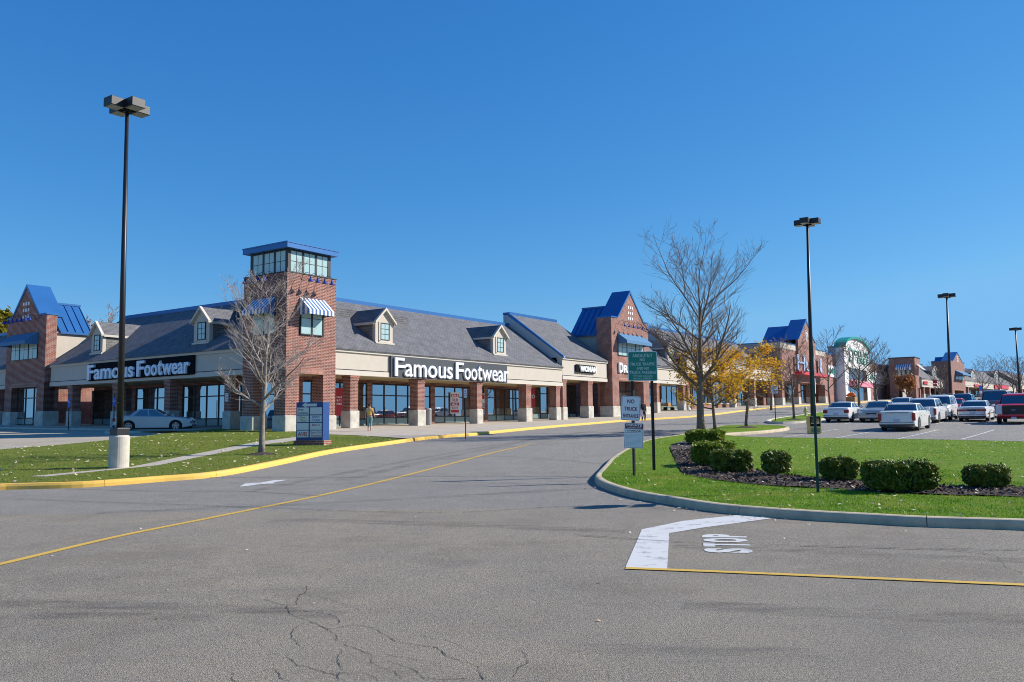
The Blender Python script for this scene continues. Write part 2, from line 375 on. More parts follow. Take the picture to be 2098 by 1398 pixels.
def wing(b, x0, x1, yf, ze, zb, zr, s, cols=(), depth=14, ends=(False, False), step=1.35, sf=True, hang=(0, 0)):
    """shop row: fascia on columns, arcade, glazed fronts, shingled slope"""
    fx0, fx1 = x0+hang[0], x1+hang[1]
    m = MB().box(fx0, fx1, yf, yf+.5, zb+.36, ze-.2); b.part(m, 'fascia', CREAM)
    t = MB().box(fx0-.02, fx1+.02, yf-.05, yf+.55, zb, zb+.30); t.box(fx0-.02, fx1+.02, yf-.10, yf+.56, ze-.20, ze-.03)
    b.part(t, 'fascia_trim', CREAMT)
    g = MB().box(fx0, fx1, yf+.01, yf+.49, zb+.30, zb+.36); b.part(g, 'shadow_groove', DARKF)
    sb = MB().box(x0, x1, yf+.56, yf+3.5, zb-.02, zb+.2); b.part(sb, 'soffit', TAN)
    zf = min(gz(b.fr, x0, yf+3.4), gz(b.fr, x1, yf+3.4))-.6
    body = MB().box(x0, x1, yf+3.5, yf+depth, zf, ze-.03); body.box(x0, x1, yf+3.36, yf+3.5, zb-.25, zb-.021)
    b.part(body, 'wall', BRICK)
    r = MB().prism([(yf-.22, ze-.03), (yf+depth, ze-.03), (yf+depth, zr-.9), (yf+s+.6, zr-.9), (yf+s+.6, zr-.02), (yf+s, zr-.02)], x0-.02, x1+.02, 'x')
    ro = b.part(r, 'roof', SHINGLE)
    c = MB().box(x0-.04, x1+.04, yf+s-.03, yf+s+.66, zr-.02, zr+.14); c.box(x0-.04, x1+.04, yf+s-.10, yf+s-.03, zr-.30, zr+.17)
    b.part(c, 'ridge_cap', BLUE, ro)
    if ends[0]:   # left end: cream wall with its shade painted as grey, and blue rake
        e = MB().prism([(yf-.1, ze-.04), (yf+s+.5, ze-.04), (yf+s+.5, zr-.1), (yf+s, zr-.12)], x0-.08, x0-.025, 'x'); b.part(e, 'end_wall', GREYW)
        sl = (zr-ze)/(s+.22); k = MB().prism([(yf-.30, ze-.12), (yf-.22, ze+.06), (yf+s, zr+.10), (yf+s, zr-.22)], x0-.14, x0+.06, 'x'); b.part(k, 'rake_trim', BLUE)
    for (cx0, cx1) in cols: column(b, cx0, cx1, yf+.02, zb)
    if sf:
        edges = [x0+.1]+[c for c in []]+[x1-.1]
        xs = np.arange(x0, x1+.01, (x1-x0)/max(1, round((x1-x0)/6.4)))
        for i in range(len(xs)-1):
            a, c = xs[i]+.25, xs[i+1]-.25
            z0 = min(gz(b.fr, a, yf+3.3), gz(b.fr, c, yf+3.3))+.17
            glazing(b, a, c, yf+3.3, z0-.05, zb-.24, step)
            pk = MB().box(xs[i]-.25 if i else x0, xs[i]+.215, yf+3.2, yf+3.5, z0-.5, zb-.25); b.part(pk, 'brick_pier', BRICK)
    return ro
def window(b, x0, x1, y, z0, z1, nx, nz, parent=None, grp=1, pane=WINP, fr=.05, name='window'):
    """framed window with muntins; its panes are a sub-part"""
    f = MB(); n = grp; w = (x1-x0)/n
    f.box(x0, x1, y-.04, y+.04, z0, z0+fr); f.box(x0, x1, y-.04, y+.04, z1-fr, z1)
    for i in range(n+1): 
        xx = x0+i*w; hw = fr if 0 < i < n else fr*.9; f.box(max(x0, xx-hw), min(x1, xx+hw), y-.04, y+.04, z0+fr, z1-fr)
    for g in range(n):
        a, c = x0+g*w+fr, x0+(g+1)*w-fr
        for i in range(1, nx): xx = a+(c-a)*i/nx; f.box(xx-.014, xx+.014, y-.022, y+.005, z0+fr, z1-fr)
        for i in range(1, nz): zz = z0+fr+(z1-z0-2*fr)*i/nz; f.box(a, c, y-.025, y+.004, zz-.014, zz+.014)
    o = b.part(f, name, DARKF, parent)
    p = MB().box(x0+fr, x1-fr, y-.010, y+.012, z0+fr, z1-fr); b.part(p, 'pane', pane, o)
    return o
def awning(b, x0, x1, y, zt, zbot, proj, mats, stripes=0, val=.28, parent=None):
    zv = zbot+val; yo = y-proj; m = MB(); n = max(1, stripes*2-1)
    w = (x1-x0)/n
    for i in range(n):
        a, c = x0+i*w, x0+(i+1)*w; mi = (i % 2) if stripes else 0
        m.add([(a, y-.02, zt), (c, y-.02, zt), (c, yo, zv), (a, yo, zv), (a, yo, zbot), (c, yo, zbot)], [(3, 2, 1, 0), (4, 5, 2, 3)], mi)
    for xx, fl in ((x0, 0), (x1, 1)):
        k = 4 if stripes else 1
        for j in range(k):     # side panels, striped by depth
            t0, t1 = j/k, (j+1)/k
            ya, yb = y-.02+(yo-y+.02)*t0, y-.02+(yo-y+.02)*t1; za, zc = zt+(zv-zt)*t0, zt+(zv-zt)*t1
            q = [(xx, ya, za), (xx, yb, zc), (xx, yb, zbot), (xx, ya, zbot)]
            m.add(q, [(0, 1, 2, 3) if fl == 0 else (3, 2, 1, 0)], (j % 2) if stripes else 0)
    return b.part(m, 'awning', mats, parent)
def gooseneck(b, x, y, z, s=1.0, parent=None):
    """wall lamp: arm curls up and out, bell shade hangs at its end"""
    a = MB(); pts = [(x, y, z+.05*s)]+[(x, y-.36*s*(1-math.cos(t))-.04, z+.05*s+.34*s*math.sin(t)) for t in np.linspace(.15, math.pi*.97, 8)]
    a.tube(pts, .014*s, 5); a.lathe([(.05*s, 0), (.05*s, .02)], 8, (x, y-.02, z)) 
    o = b.part(a, 'gooseneck_lamp', DARKF, parent, smooth=True)
    ex, ey, ez = pts[-1]; k = MB().lathe([(.17*s, 0), (.15*s, .03*s), (.07*s, .14*s), (.045*s, .26*s), (.02*s, .28*s)], 10, (ex, ey, ez-.26*s))
    b.part(k, 'lamp_shade', BLUEL, o, smooth=True); return o
def dormer(b, fr, roof, pl, pr, slope, hw=1.45, hp=2.35, facemat=CREAM, side=SHAKE):
    A = fr.slope(*pl, *slope); x0, yf, zb = A; x1 = fr.W(pr[0], pr[1], yf)[0]; xc = (x0+x1)/2
    y0, z0, y1, z1 = slope; k = (z1-z0)/(y1-y0); zw = zb+hw; zp = zb+hp; ov = .16
    yb = y0+(zp-z0)/k+.15; wallp = [(x0, zb-.05), (x1, zb-.05), (x1, zw), (xc, zp-.12), (x0, zw)]
    m = MB().prism(wallp, yf, yf+.25); o = b.part(m, 'dormer', facemat, roof)
    s = MB().prism([(x0+.01, zb-.6), (x1-.01, zb-.6), (x1-.01, zw-.01), (xc, zp-.14), (x0+.01, zw-.01)], yf+.251, yb); b.part(s, 'dormer_wall', side, o)
    dx = x1-xc; sl = (zp-.12-zw)/dx; ex = dx+ov; t = .12
    for sg in (-1, 1):
        P = [(xc, zp-.12), (xc+sg*ex, zp-.12-sl*ex), (xc+sg*ex, zp-.12-sl*ex+t*.7), (xc, zp-.12+t)]
        b.part(MB().prism(P, yf-.02, yb+.2), 'dormer_roof', SHINGLE, o)
        P2 = [(xc, zp-.16), (xc+sg*(ex+.02), zp-.16-sl*ex), (xc+sg*(ex+.03), zp-.12-sl*ex+t*.8), (xc, zp-.12+t+.03)]
        b.part(MB().prism(P2, yf-.22, yf-.021), 'rake_board', CREAMT, o)
        xe = xc+sg*(ex+.012); b.part(MB().box(min(xe, xe-sg*.05), max(xe, xe-sg*.05), yf-.0, yb-.6, zp-.14-sl*ex-.08, zp-.12-sl*ex+.06), 'eave_board', CREAMT, o)
    w = (x1-x0); wx0, wx1 = x0+w*.27, x1-w*.22; window(b, wx0, wx1, yf-.03, zb+.2, zb+hw*.93, 2, 3, o)
    b.part(MB().box(wx0-.14, wx0-.02, yf-.05, yf-.002, zb+.1, zw-.05).box(wx0-.14, wx1+.1, yf-.05, yf-.002, zb+.06, zb+.18), 'window_surround', CREAMT, o)
    b.part(MB().box(x0-.06, x1+.06, yf-.12, yf-.001, zb-.06, zb+.04), 'sill', CREAMT, o)
    return o
def gable_shop(b, x0, x1, yf, ysd, zs, xg0, xg1, zp, zo, legw, sq, rz, ry, reave, rx, awn=None, win=None, lamps=None, lampz=0, thick=1.6, rb=None, legmats=True):
    """tall brick front: two legs, opening, shoulders, steep gable; metal roof behind
    ysd: depth of the front mass; zs shoulder; zo opening top; rz ridge of rear roof; ry rear roof end; reave eave height; rx half width"""
    zf = gz(b.fr, x0, yf); yb = yf+ysd; xc = (xg0+xg1)/2
    m = MB().box(x0, x1, yf, yb, zo+.3, zs)
    for a, c in ((x0, x0+legw), (x1-legw, x1)): m.box(a, c, yf, yf+max(legw, .8), zf+1.15, zo+.3); m.box(a, c, yb-.8, yb, zf-.4, zo+.3)
    w = b.part(m, 'wall', BRICK)
    b.part(MB().box(x0+legw, x1-legw, yf-.004, yf+.4, zo, zo+.3), 'soldier_course', SOLDIER)
    b.part(MB().box(x0+legw, x1-legw, yf+.4, yb-.01, zo+.02, zo+.29), 'soffit', TAN)
    for a, c in ((x0, x0+legw), (x1-legw, x1)): b.part(MB().box(a-.07, c+.07, yf-.07, yf+max(legw, .8)+.07, zf-.6, zf+1.146), 'column_base', CONCB, bevel=.04)
    g = MB().prism([(xg0, zs), (xg1, zs), (xc, zp)], yf, yf+thick); b.part(g, 'gable', BRICK)
    # sloping metal coping, thickness along the slope
    t = .14
    for sg, xe in ((-1, xg0), (1, xg1)):
        P = [(xe, zs+.02), (xe+sg*t*1.1, zs+.02), (xc, zp+t*2.2), (xc, zp)]
        b.part(MB().prism(P, yf-.06, yf+thick+.05), 'gable_roof', BLUE)
    cp = MB()
    for a, c in ((x0-.05, xg0-.15), (xg1+.15, x1+.05)):
        if c > a: cp.box(a, c, yf-.06, yb+.05, zs+.001, zs+.13)
    b.part(cp, 'coping', BLUE)
    # rear metal roof with standing seams
    r = MB(); P = [(xc-rx, reave), (xc+rx, reave), (xc, rz)]; y0 = yf+thick-.1; r.prism(P, y0, ry)
    nn = int((ry-y0)/.62); L = math.hypot(rx, rz-reave)
    for sg in (-1, 1):
        for i in range(1, nn+1):
            yy = y0+i*.62; r.add([(xc+sg*(rx+.02), yy-.02, reave), (xc+sg*(rx+.02), yy+.02, reave), (xc, yy+.02, rz+.02), (xc, yy-.02, rz+.02),
                (xc+sg*(rx+.06), yy-.02, reave+.04), (xc+sg*(rx+.06), yy+.02, reave+.04), (xc, yy+.02, rz+.08), (xc, yy-.02, rz+.08)],
                [(0,1,5,4),(1,2,6,5),(2,3,7,6),(3,0,4,7),(4,5,6,7)], 0)
    r.box(xc-.1, xc+.1, y0, ry+.05, rz-.05, rz+.10)
    for sg in (-1, 1): r.box(xc+sg*(rx+.02)-.05, xc+sg*(rx+.02)+.05, y0, ry, reave-.16, reave+.03)
    b.part(r, 'metal_roof', rb or BLUE)
    b.part(MB().box(xc-rx+.12, xc+rx-.12, yb-.5, ry-.05, zo, reave-.02), 'upper_wall', CREAM)
    # nine little square windows in the gable
    if sq:
        sz, _, dx, dz, q = sq
        for i in range(3):
            for j in range(3):
                xx = xc+(i-1)*dx; zz = sz+j*dz; b.part(MB().box(xx-q/2, xx+q/2, yf-.03, yf+.05, zz-q/2*1.25, zz+q/2*1.25), 'square_window', WHITE)
    if lamps:
        for xx in lamps: gooseneck(b, xx, yf, lampz)
    if win:
        wx0, wx1, wz0, wz1, n = win; window(b, wx0, wx1, yf-.03, wz0, wz1, 2, 2, None, n)
    if awn: awning(b, *awn)
    zfl = gz(b.fr, (x0+x1)/2, yb-.4)+.15
    glazing(b, x0+legw, x1-legw, yb-.3, zfl, zo, 1.3)
    return w
# ---------------------------------------------------------------- corner tower
def lantern_tower():
    b = Bld(FR, 'corner_tower', 0, 0, 'square red brick corner tower with a glazed lantern, blue flat roof and striped awnings', 'tower')
    TW, TD = 3.757, 3.83; LW = .97; zo = FR.W(640, 767, 0)[1]; zt = FR.W(637, 565, 0)[1]; zf = b.zg
    m = MB().box(0, TW, 0, TD, zo, zt)
    for a in (0, TW-LW):
        for c in (0, TD-LW): m.box(a, a+LW, c, c+LW, zf+1.05, zo)
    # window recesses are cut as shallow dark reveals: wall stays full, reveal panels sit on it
    b.part(m, 'wall', BRICK)
    for a in (0, TW-LW):
        for c in (0, TD-LW): b.part(MB().box(a-.07, a+LW+.07, c-.07, c+LW+.07, zf-.8, zf+1.046), 'column_base', CONCB, bevel=.05)
    b.part(MB().box(LW, TW-LW, -.005, .3, zo-.001, zo+.3).box(LW, TW-LW, -.006, -.001, zo+.30, zo+.31), 'soldier_course', SOLDIER)
    b.part(MB().box(-.005, .3, LW, TD-LW, zo-.001, zo+.3), 'soldier_course', SOLDIER)
    b.part(MB().box(LW, TW-LW, .31, TD-LW, zo-.03, zo-.002), 'soffit', TAN)
    # lantern
    zl = zt+1.42; i = .24
    b.part(MB().box(-.04, TW+.04, -.04, TD+.04, zt, zt+.05), 'coping', DARKF)
    b.part(MB().box(i+.1, TW-i-.1, i+.1, TD-i-.1, zt+.05, zl), 'lantern_core', mat('lantern blind', (.42, .58, .56), .5))
    for a, c in ((i, i), (TW-i-.16, i), (i, TD-i-.16), (TW-i-.16, TD-i-.16)): b.part(MB().box(a, a+.16, c, c+.16, zt+.05, zl), 'corner_post', DARKF)
    window(b, i+.16, TW-i-.16, i+.04, zt+.06, zl-.02, 2, 2, None, 3, fr=.07)
    # left face lantern window (faces -x): build rotated
    def leftwin(y0, y1, x, z0, z1, nx, nz, grp, fr=.06, name='window'):
        f = MB(); w = (y1-y0)/grp
        f.box(x-.04, x+.04, y0, y1, z0, z0+fr); f.box(x-.04, x+.04, y0, y1, z1-fr, z1)
        for k in range(grp+1):
            yy = y0+k*w; f.box(x-.04, x+.04, max(y0, yy-fr), min(y1, yy+fr), z0+fr, z1-fr)
        for g in range(grp):
            a, c = y0+g*w+fr, y0+(g+1)*w-fr
            for q in range(1, nx): yy = a+(c-a)*q/nx; f.box(x-.022, x+.005, yy-.014, yy+.014, z0+fr, z1-fr)
            for q in range(1, nz): zz = z0+fr+(z1-z0-2*fr)*q/nz; f.box(x-.025, x+.004, a, c, zz-.014, zz+.014)
        o = b.part(f, name, DARKF); b.part(MB().box(x-.010, x+.012, y0+fr, y1-fr, z0+fr, z1-fr), 'pane', WINP, o)
    leftwin(i+.16, TD-i-.16, i+.04, zt+.06, zl-.02, 2, 2, 3, .07)
    b.part(MB().box(-.08, TW+.08, -.08, TD+.08, zl, zl+.28).box(-.11, TW+.11, -.11, TD+.11, zl+.28, zl+.35), 'roof', BLUE)
    # second floor window and striped awning, both faces
    z0 = FR.W(640, 688, 0)[1]; z1 = FR.W(640, 620, 0)[1]; x0 = FR.W(613.8, 680, 0)[0]; x1 = FR.W(663.5, 680, 0)[0]
    AW = [mat('awning white', (.78, .80, .82), .8), mat('awning blue stripe', (.06, .15, .36), .8)]
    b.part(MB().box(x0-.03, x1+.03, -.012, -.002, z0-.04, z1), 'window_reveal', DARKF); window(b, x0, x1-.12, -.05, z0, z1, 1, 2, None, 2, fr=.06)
    zat = FR.W(614, 609, 0)[1]; zab = FR.W(614.6, 645, 0)[1]
    awning(b, x0-.02, x1+.02, 0, zat, zab, .85, AW, 7, .26)
    ya, yb = .95, TD-.95
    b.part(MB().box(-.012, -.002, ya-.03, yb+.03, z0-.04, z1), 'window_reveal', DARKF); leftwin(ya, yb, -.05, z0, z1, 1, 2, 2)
    am = MB(); awning_b = am
    n = 13; wv = (yb-ya)/n; xo = -.85; zv = zab+.26
    for k in range(n):
        a, c = ya+k*wv, ya+(k+1)*wv
        am.add([(-.02, a, zat), (-.02, c, zat), (xo, c, zv), (xo, a, zv), (xo, a, zab), (xo, c, zab)], [(0, 1, 2, 3), (3, 2, 5, 4)], k % 2)
    for yy in (ya, yb): am.add([(-.02, yy, zat), (xo, yy, zv), (xo, yy, zab), (-.02, yy, zab)], [(0, 1, 2, 3)], 1)
    b.part(am, 'awning', AW)
    zg = FR.W(640, 584, 0)[1]
    for k in range(4): gooseneck(b, x0+.1+(x1-x0-.2)*(k/3.), 0, zg+.2, 1.0)
    # lamps on the shaded face
    for k in range(4):
        yy = ya+.1+(yb-ya-.2)*k/3; z = zg+.2
        pts = [(0, yy, z+.05)]+[(-.36*(1-math.cos(t))-.04, yy, z+.05+.34*math.sin(t)) for t in np.linspace(.15, math.pi*.97, 8)]
        o = b.part(MB().tube(pts, .014, 5), 'gooseneck_lamp', DARKF, smooth=True)
        ex, ey, ez = pts[-1]; b.part(MB().lathe([(.17, 0), (.15, .03), (.07, .14), (.045, .26), (.02, .28)], 10, (ex, ey, ez-.26)), 'lamp_shade', BLUEL, o, smooth=True)
    # glazed shop corner behind the portico
    return b
lantern_tower()
EF = .5; S0 = 5.54
ZE, ZB, ZR = 6.18, 4.57, 10.2
SLP = (EF-.22, ZE-.03, EF+S0, ZR-.02)
# right wing -------------------------------------------------------------
xr1 = FR.W(1152, 775, EF)[0]
RW = Bld(FR, 'shop_row', 3.8, EF, 'sunlit cream shoe shop row with brick columns and two dormers, right of the corner tower', 'shop building')
def colx(pairs, fr, y): return [(fr.W(a, py, y)[0], fr.W(c, py, y)[0]) for a, c, py in pairs]
cR = colx([(717.6, 733.6, 830), (855.8, 870, 830), (977.5, 987.8, 830), (1078, 1088.5, 830), (1139.6, 1147.6, 830)], FR, EF+.02)
rr = wing(RW, 3.80, xr1, EF, ZE, ZB, ZR, S0, cR)
dormer(RW, FR, rr, (769, 702), (804.5, 706), SLP); dormer(RW, FR, rr, (1010.5, 726), (1036.8, 729), SLP)
# stepped-up wing ----------------------------------------------------------
x2a = xr1+.02; x2b = FR.W(1243.5, 760, EF)[0]; ze2 = FR.W(1153, 731.5, EF)[1]; zb2 = FR.W(1153, 777, EF)[1]
zr2 = ZR+(ze2-ZE)+.15
W2 = Bld(FR, 'shop_row', x2a, EF, 'taller cream shop unit with blue rake, left of the brick gable front', 'shop building')
c2 = colx([(1150.5, 1161.5, 830), (1205.5, 1214.5, 830)], FR, EF+.02)
c2[0] = (x2a+.05, x2a+.65)
wing(W2, x2a, x2b, EF, ze2, zb2, zr2, S0, c2, ends=(True, False))
# brick gable front, right wing -------------------------------------------
def gable1():
    xs = x2b+.3; yf = FR.X(1254, 745, xs)[0]; ym = FR.X(1234, 700, xs)[0]
    x1 = FR.W(1329, 740, yf)[0]; Wf = lambda px, py: FR.W(px, py, yf)
    b = Bld(FR, 'gable_shop', xs, yf, 'brick gable front with plain blue awning and blue metal roof, behind the green truck sign', 'shop building')
    zs = Wf(1258, 651)[1]; xg0 = Wf(1264.5, 650)[0]; xg1 = Wf(1317, 660)[0]; xc = (xg0+xg1)/2; zp = FR.W(1290, 602, yf)[1]
    zo = Wf(1290, 781)[1]; thick = 1.9; rz = zs+(zp-zs)*.60; reave = zs-1.35
    zc = Wf(1290, 632)[1]
    ax0, ax1 = Wf(1265, 685)[0], Wf(1317, 690)[0]; zat = Wf(1264.5, 682)[1]; zab = Wf(1266, 704)[1]; wz0 = Wf(1280, 730)[1]
    lz = Wf(1266, 666)[1]; lamps = [Wf(px, 670)[0] for px in np.linspace(1266, 1320, 7)]
    q = .2
    gable_shop(b, xs, x1, yf, ym-yf+.6, zs, xg0, xg1, zp, zo, 1.3, (Wf(1290, 653)[1], 0, .40, (Wf(1290, 631)[1]-Wf(1290, 653)[1])/2, q), rz, FR.X(1193.4, 621, xc)[0], reave, (xg1-xg0)/2*.97,
               (ax0, ax1, yf, zat, zab, 1.0, BLUEC), (ax0, ax1, wz0, zab+.5, 3), lamps, lz, thick)
    # sign lettering
    t = MB(); put_text(t, 'D', Wf(1266, 755)[0], Wf(1274, 755)[0], yf-.02, Wf(1266, 763.5)[1], Wf(1266, 743)[1], .16, .03)
    put_text(t, 'RE', Wf(1275.3, 755)[0], Wf(1289, 755)[0], yf-.02, Wf(1270, 763.5)[1], Wf(1270, 747.5)[1], .16, .03)
    b.part(t, 'sign_lettering', WHITE)
    return b, x1, yf
B1, xg1r, yg1 = gable1()
# wing behind the street trees ----------------------------------------------
x3a = xg1r+.05; x3b = FR.W(1587.5, 770, EF)[0]
ze3 = FR.W(1347, 752, EF)[1]; zb3 = FR.W(1347, 785, EF)[1]; ze3b = FR.W(1587, 756, EF)[1]
W3 = Bld(FR, 'shop_row', x3a, EF, 'long cream shop row with dormers behind the yellow leaved trees, between the two gables', 'shop building')
zem = (ze3+ze3b)/2; zbm = zem-(ze3-zb3)
c3 = colx([(1346, 1351.5, 820), (1400, 1406.5, 820), (1409.5, 1417, 820), (1505, 1509.5, 820), (1546, 1549.5, 820), (1582, 1586.5, 820)], FR, EF+.02)
xm = FR.W(1407.7, 780, EF)[0]
W3b = Bld(FR, 'shop_row', xm, EF, 'upper cream shop row with a dormer just left of the second brick gable', 'shop building')
W3.e['label'] = 'cream shop row with a dormer behind the big bare tree, right of the first gable'
r3 = wing(W3, x3a, xm-.02, EF, ze3, zb3, ze3+4.0, S0, [(a, a+.62) for a, c in c3[:2]])
z4 = ze3b-.1; r4 = wing(W3b, xm+.02, x3b, EF, z4, z4-(ze3-zb3), z4+4.0, S0, [(a, a+.62) for a, c in c3[2:]], ends=(True, False))
dormer(W3, FR, r3, (1368, 738), (1384, 740), (EF-.22, ze3-.03, EF+S0, ze3+3.98)); dormer(W3b, FR, r4, (1556, 741), (1569, 742), (EF-.22, z4-.03, EF+S0, z4+3.98))
# ---- second brick block with a gable
def gable2():
    xs = x3b+.2; yf = FR.X(1600, 760, xs)[0]; Wf = lambda px, py: FR.W(px, py, yf); x1 = Wf(1692, 760)[0]
    b = Bld(FR, 'gable_shop', xs, yf, 'wide brick shop block with a steep gable, pale blue letters and thin red canopy', 'shop building')
    zt0 = Wf(1599, 700)[1]; zo = Wf(1630, 783)[1]; zf = b.zg; yb = yf+14
    b.part(MB().box(xs, x1, yf, yb, zo, zt0-.9).box(xs, x1, yf+2.6, yb, zf-1, zo), 'wall', BRICK)
    b.part(MB().box(xs-.03, x1+.03, yf-.04, yb, zt0-.899, zt0-.12), 'parapet_band', CREAM)
    b.part(MB().box(xs-.08, x1+.08, yf-.1, yb, zt0-.119, zt0), 'coping', BLUE)
    for px in (1602, 1635.5, 1665, 1690):
        a = Wf(px, 800)[0]; zl = gz(FR, a, yf)
        o = b.part(MB().box(a, a+1.0, yf-.02, yf+1, zl+1.2, zo+.01), 'column', BRICK); b.part(MB().box(a-.06, a+1.06, yf-.08, yf+1.06, zl-.6, zl+1.196), 'column_base', CONCB, o)
    xg0, xg1 = Wf(1631, 695)[0], Wf(1664, 699)[0]; zs = Wf(1631, 696)[1]; zp = Wf(1647.5, 660.5)[1]; xc = (xg0+xg1)/2; yp = yf-.35
    b.part(MB().box(xg0-.3, xg1+.3, yp, yp+.34, zo-.02, zs).prism([(xg0, zs+.001), (xg1, zs+.001), (xc, zp)], yp, yp+2.2), 'gable', BRICK)
    for sg, xe in ((-1, xg0), (1, xg1)): b.part(MB().prism([(xe, zs+.02), (xe+sg*.2, zs+.02), (xc, zp+.45), (xc, zp)], yp-.06, yp+2.3), 'gable_roof', BLUE)
    rz = Wf(1631, 664)[1]+.2; re = zt0+.1; r = MB().prism([(xg0+.1, re), (xg1-.1, re), (xc, rz)], yp+2.2, FR.X(1573.5, 671, xc)[0]); b.part(r, 'metal_roof', BLUE)
    for i in range(3):
        for j in range(3):
            xx = xc+(i-1)*.42; zz = Wf(1647, 696)[1]+j*(Wf(1647, 682)[1]-Wf(1647, 696)[1])/2+.0; b.part(MB().box(xx-.12, xx+.12, yp-.04, yp-.001, zz-.3, zz+.3), 'square_window', WHITE)
    t = MB()    # tall pale blue letters, half hidden by twigs
    xa = Wf(1627, 745)[0]; LB = mat('pale blue lettering', (.36, .50, .74), .6)
    xe = Wf(1681, 745)[0]; zl0, zl1 = Wf(1640, 760)[1], Wf(1640, 729)[1]; w_ = (xe-xa)
    put_text(t, 'H', xa, xa+w_*.27, yp-.05, zl0, zl1, .12, .0)
    t2 = [('a', .30, .48), ('l', .52, .58), ('l', .62, .68), ('m', .70, .86), ('a', .88, 1.0)]
    put_text(t, 'u', xa+w_*.31, xa+w_*.50, yp-.05, zl0, zl0+(zl1-zl0)*.62, .12, .0)
    put_text(t, 'l', xa+w_*.54, xa+w_*.62, yp-.05, zl0, zl1, .12, .0)
    put_text(t, 'l', xa+w_*.84, xa+w_*.92, yp-.05, zl0, zl1, .12, .0)
    b.part(t, 'sign_lettering', LB)
    b.part(MB().prism([(Wf(1623, 765)[0], Wf(1650, 771)[1]), (Wf(1682, 765)[0], Wf(1650, 771)[1]), (Wf(1682, 765)[0], Wf(1650, 765.5)[1]), (Wf(1623, 765)[0], Wf(1650, 765.5)[1])], yp-1.1, yp-.01), 'canopy', REDC)
    glazing(b, xs+1.2, x1-1.2, yf+2.5, gz(FR, xs, yf)+.2, zo, 3)
    return x1, yf
xg2, yg2 = gable2()
# ---- white arch shop with brick side walls
def arch_shop():
    y0 = yg2+1.2; Wf = lambda px, py, yy=y0: FR.W(px, py, yy)
    x0 = xg2+.05; x1 = Wf(1827.5, 770)[0]; ya = y0-1.6
    b = Bld(FR, 'arch_shop', x0, y0, 'white shop front with a green rounded roof and brick side walls', 'shop building')
    ztl = Wf(1708, 726)[1]; zf = b.zg; ax0, ax1 = FR.W(1731, 760, ya)[0], FR.W(1781.5, 760, ya)[0]
    b.part(MB().box(x0, ax0-.02, y0, y0+14, zf-1, ztl-.2).box(ax1+.02, x1, y0, y0+14, zf-.5, ztl-.2), 'wall', BRICK)
    b.part(MB().box(x0, ax0-.02, y0-.08, y0+14, ztl-.199, ztl), 'coping', BLUE); b.part(MB().box(ax1+.02, x1, y0-.08, y0+14, ztl-.199, ztl), 'coping', BLUE)
    for a, c, p0, p1 in ((Wf(1694, 760)[0], ax0-.05, 751, 774), (ax1+.05, x1+.03, 766, 788)):
        pm = 1711 if a < ax0 else 1804; z1, z0 = Wf(pm, p0)[1], Wf(pm, p1)[1]
        o = b.part(MB().box(a, c, y0-.14, y0-.002, z0, z1), 'sign_band', WHITEW)
        for u in (.28, .68):
            xc_ = a+(c-a)*u; r_ = (z1-z0)*.25; P = [(xc_+r_*1.9*math.cos(t), (z0+z1)/2+r_*math.sin(t)) for t in np.linspace(0, 2*math.pi, 20)[:-1]]
            b.part(MB().prism(P, y0-.22, y0-.141), 'green_emblem', GREENM, o)
    # arch body
    zsl = FR.W(1731, 711, ya)[1]; zpk = FR.W(1757, 697, ya)[1]; zsr = zsl; xc = (ax0+ax1)/2; hw = (ax1-ax0)/2
    top = [(xc+hw*math.cos(t), zsl+(zpk-zsl)*math.sin(t)) for t in np.linspace(0, math.pi, 17)]
    yd = FR.X(1695.5, 715, ax0)[0]; b.part(MB().prism([(ax0, zf-1), (ax1, zf-1)]+top, ya, ya+1.4), 'arch_front', WHITEW)
    o = b.part(MB().box(ax0+.01, ax1-.01, ya+1.41, yd, zf-1, zsl), 'side_wall', GREYW); b.part(MB().box(ax0-.1, ax1+.1, ya+1.7, yd+.1, zsl, zsl+.16), 'coping', DARKF, o)
    hw2 = hw+.35; out = [(xc+(hw+.22)*math.cos(t), zsl-.1+(zpk-zsl+.52)*math.sin(t)) for t in np.linspace(0, math.pi, 17)]; inn = [(xc+(hw-.02)*math.cos(t), zsl-.1+(zpk-zsl+.12)*math.sin(t)) for t in np.linspace(math.pi, 0, 17)]
    m = MB()
    for i in range(16):
        a, c, d, e = out[i], out[i+1], inn[15-i], inn[16-i]; m.prism([a, c, d, e], ya-.35, ya+1.6)
    b.part(m, 'rounded_roof', GREENM)
    wx0, wx1 = FR.W(1740, 770, ya)[0], FR.W(1775, 770, ya)[0]
    window(b, wx0, wx1, ya-.03, FR.W(1757, 779, ya)[1], FR.W(1757, 757, ya)[1], 2, 1, None, 2, pane=GLASS, fr=.12)
    awning(b, wx0-.1, wx1+.3, ya, FR.W(1757, 780, ya)[1], FR.W(1757, 793, ya)[1], 1.1, PINKC, 0, .7)
    window(b, wx0, wx1, ya-.03, zf+.1, FR.W(1757, 793, ya)[1], 2, 1, None, 2, pane=GLASS, fr=.12)
    t = MB(); z0, z1 = FR.W(1757, 745, ya)[1], FR.W(1757, 717, ya)[1]; tx0, tx1 = FR.W(1739, 730, ya)[0], FR.W(1778, 730, ya)[0]
    put_text(t, 'D', tx0, tx0+(tx1-tx0)*.22, ya-.02, z0, z1, .12, .0); put_text(t, 'OLLAR', tx0+(tx1-tx0)*.26, tx1, ya-.02, (z0+z1)/2+.1, z1-.2, .12, .0); put_text(t, 'TREE', tx0+(tx1-tx0)*.34, tx1, ya-.02, z0, (z0+z1)/2-.1, .12, .0)
    b.part(t, 'sign_lettering', mat('pale green letters', (.10, .40, .33), .6))
    return x1, y0
xa1, ya1 = arch_shop()
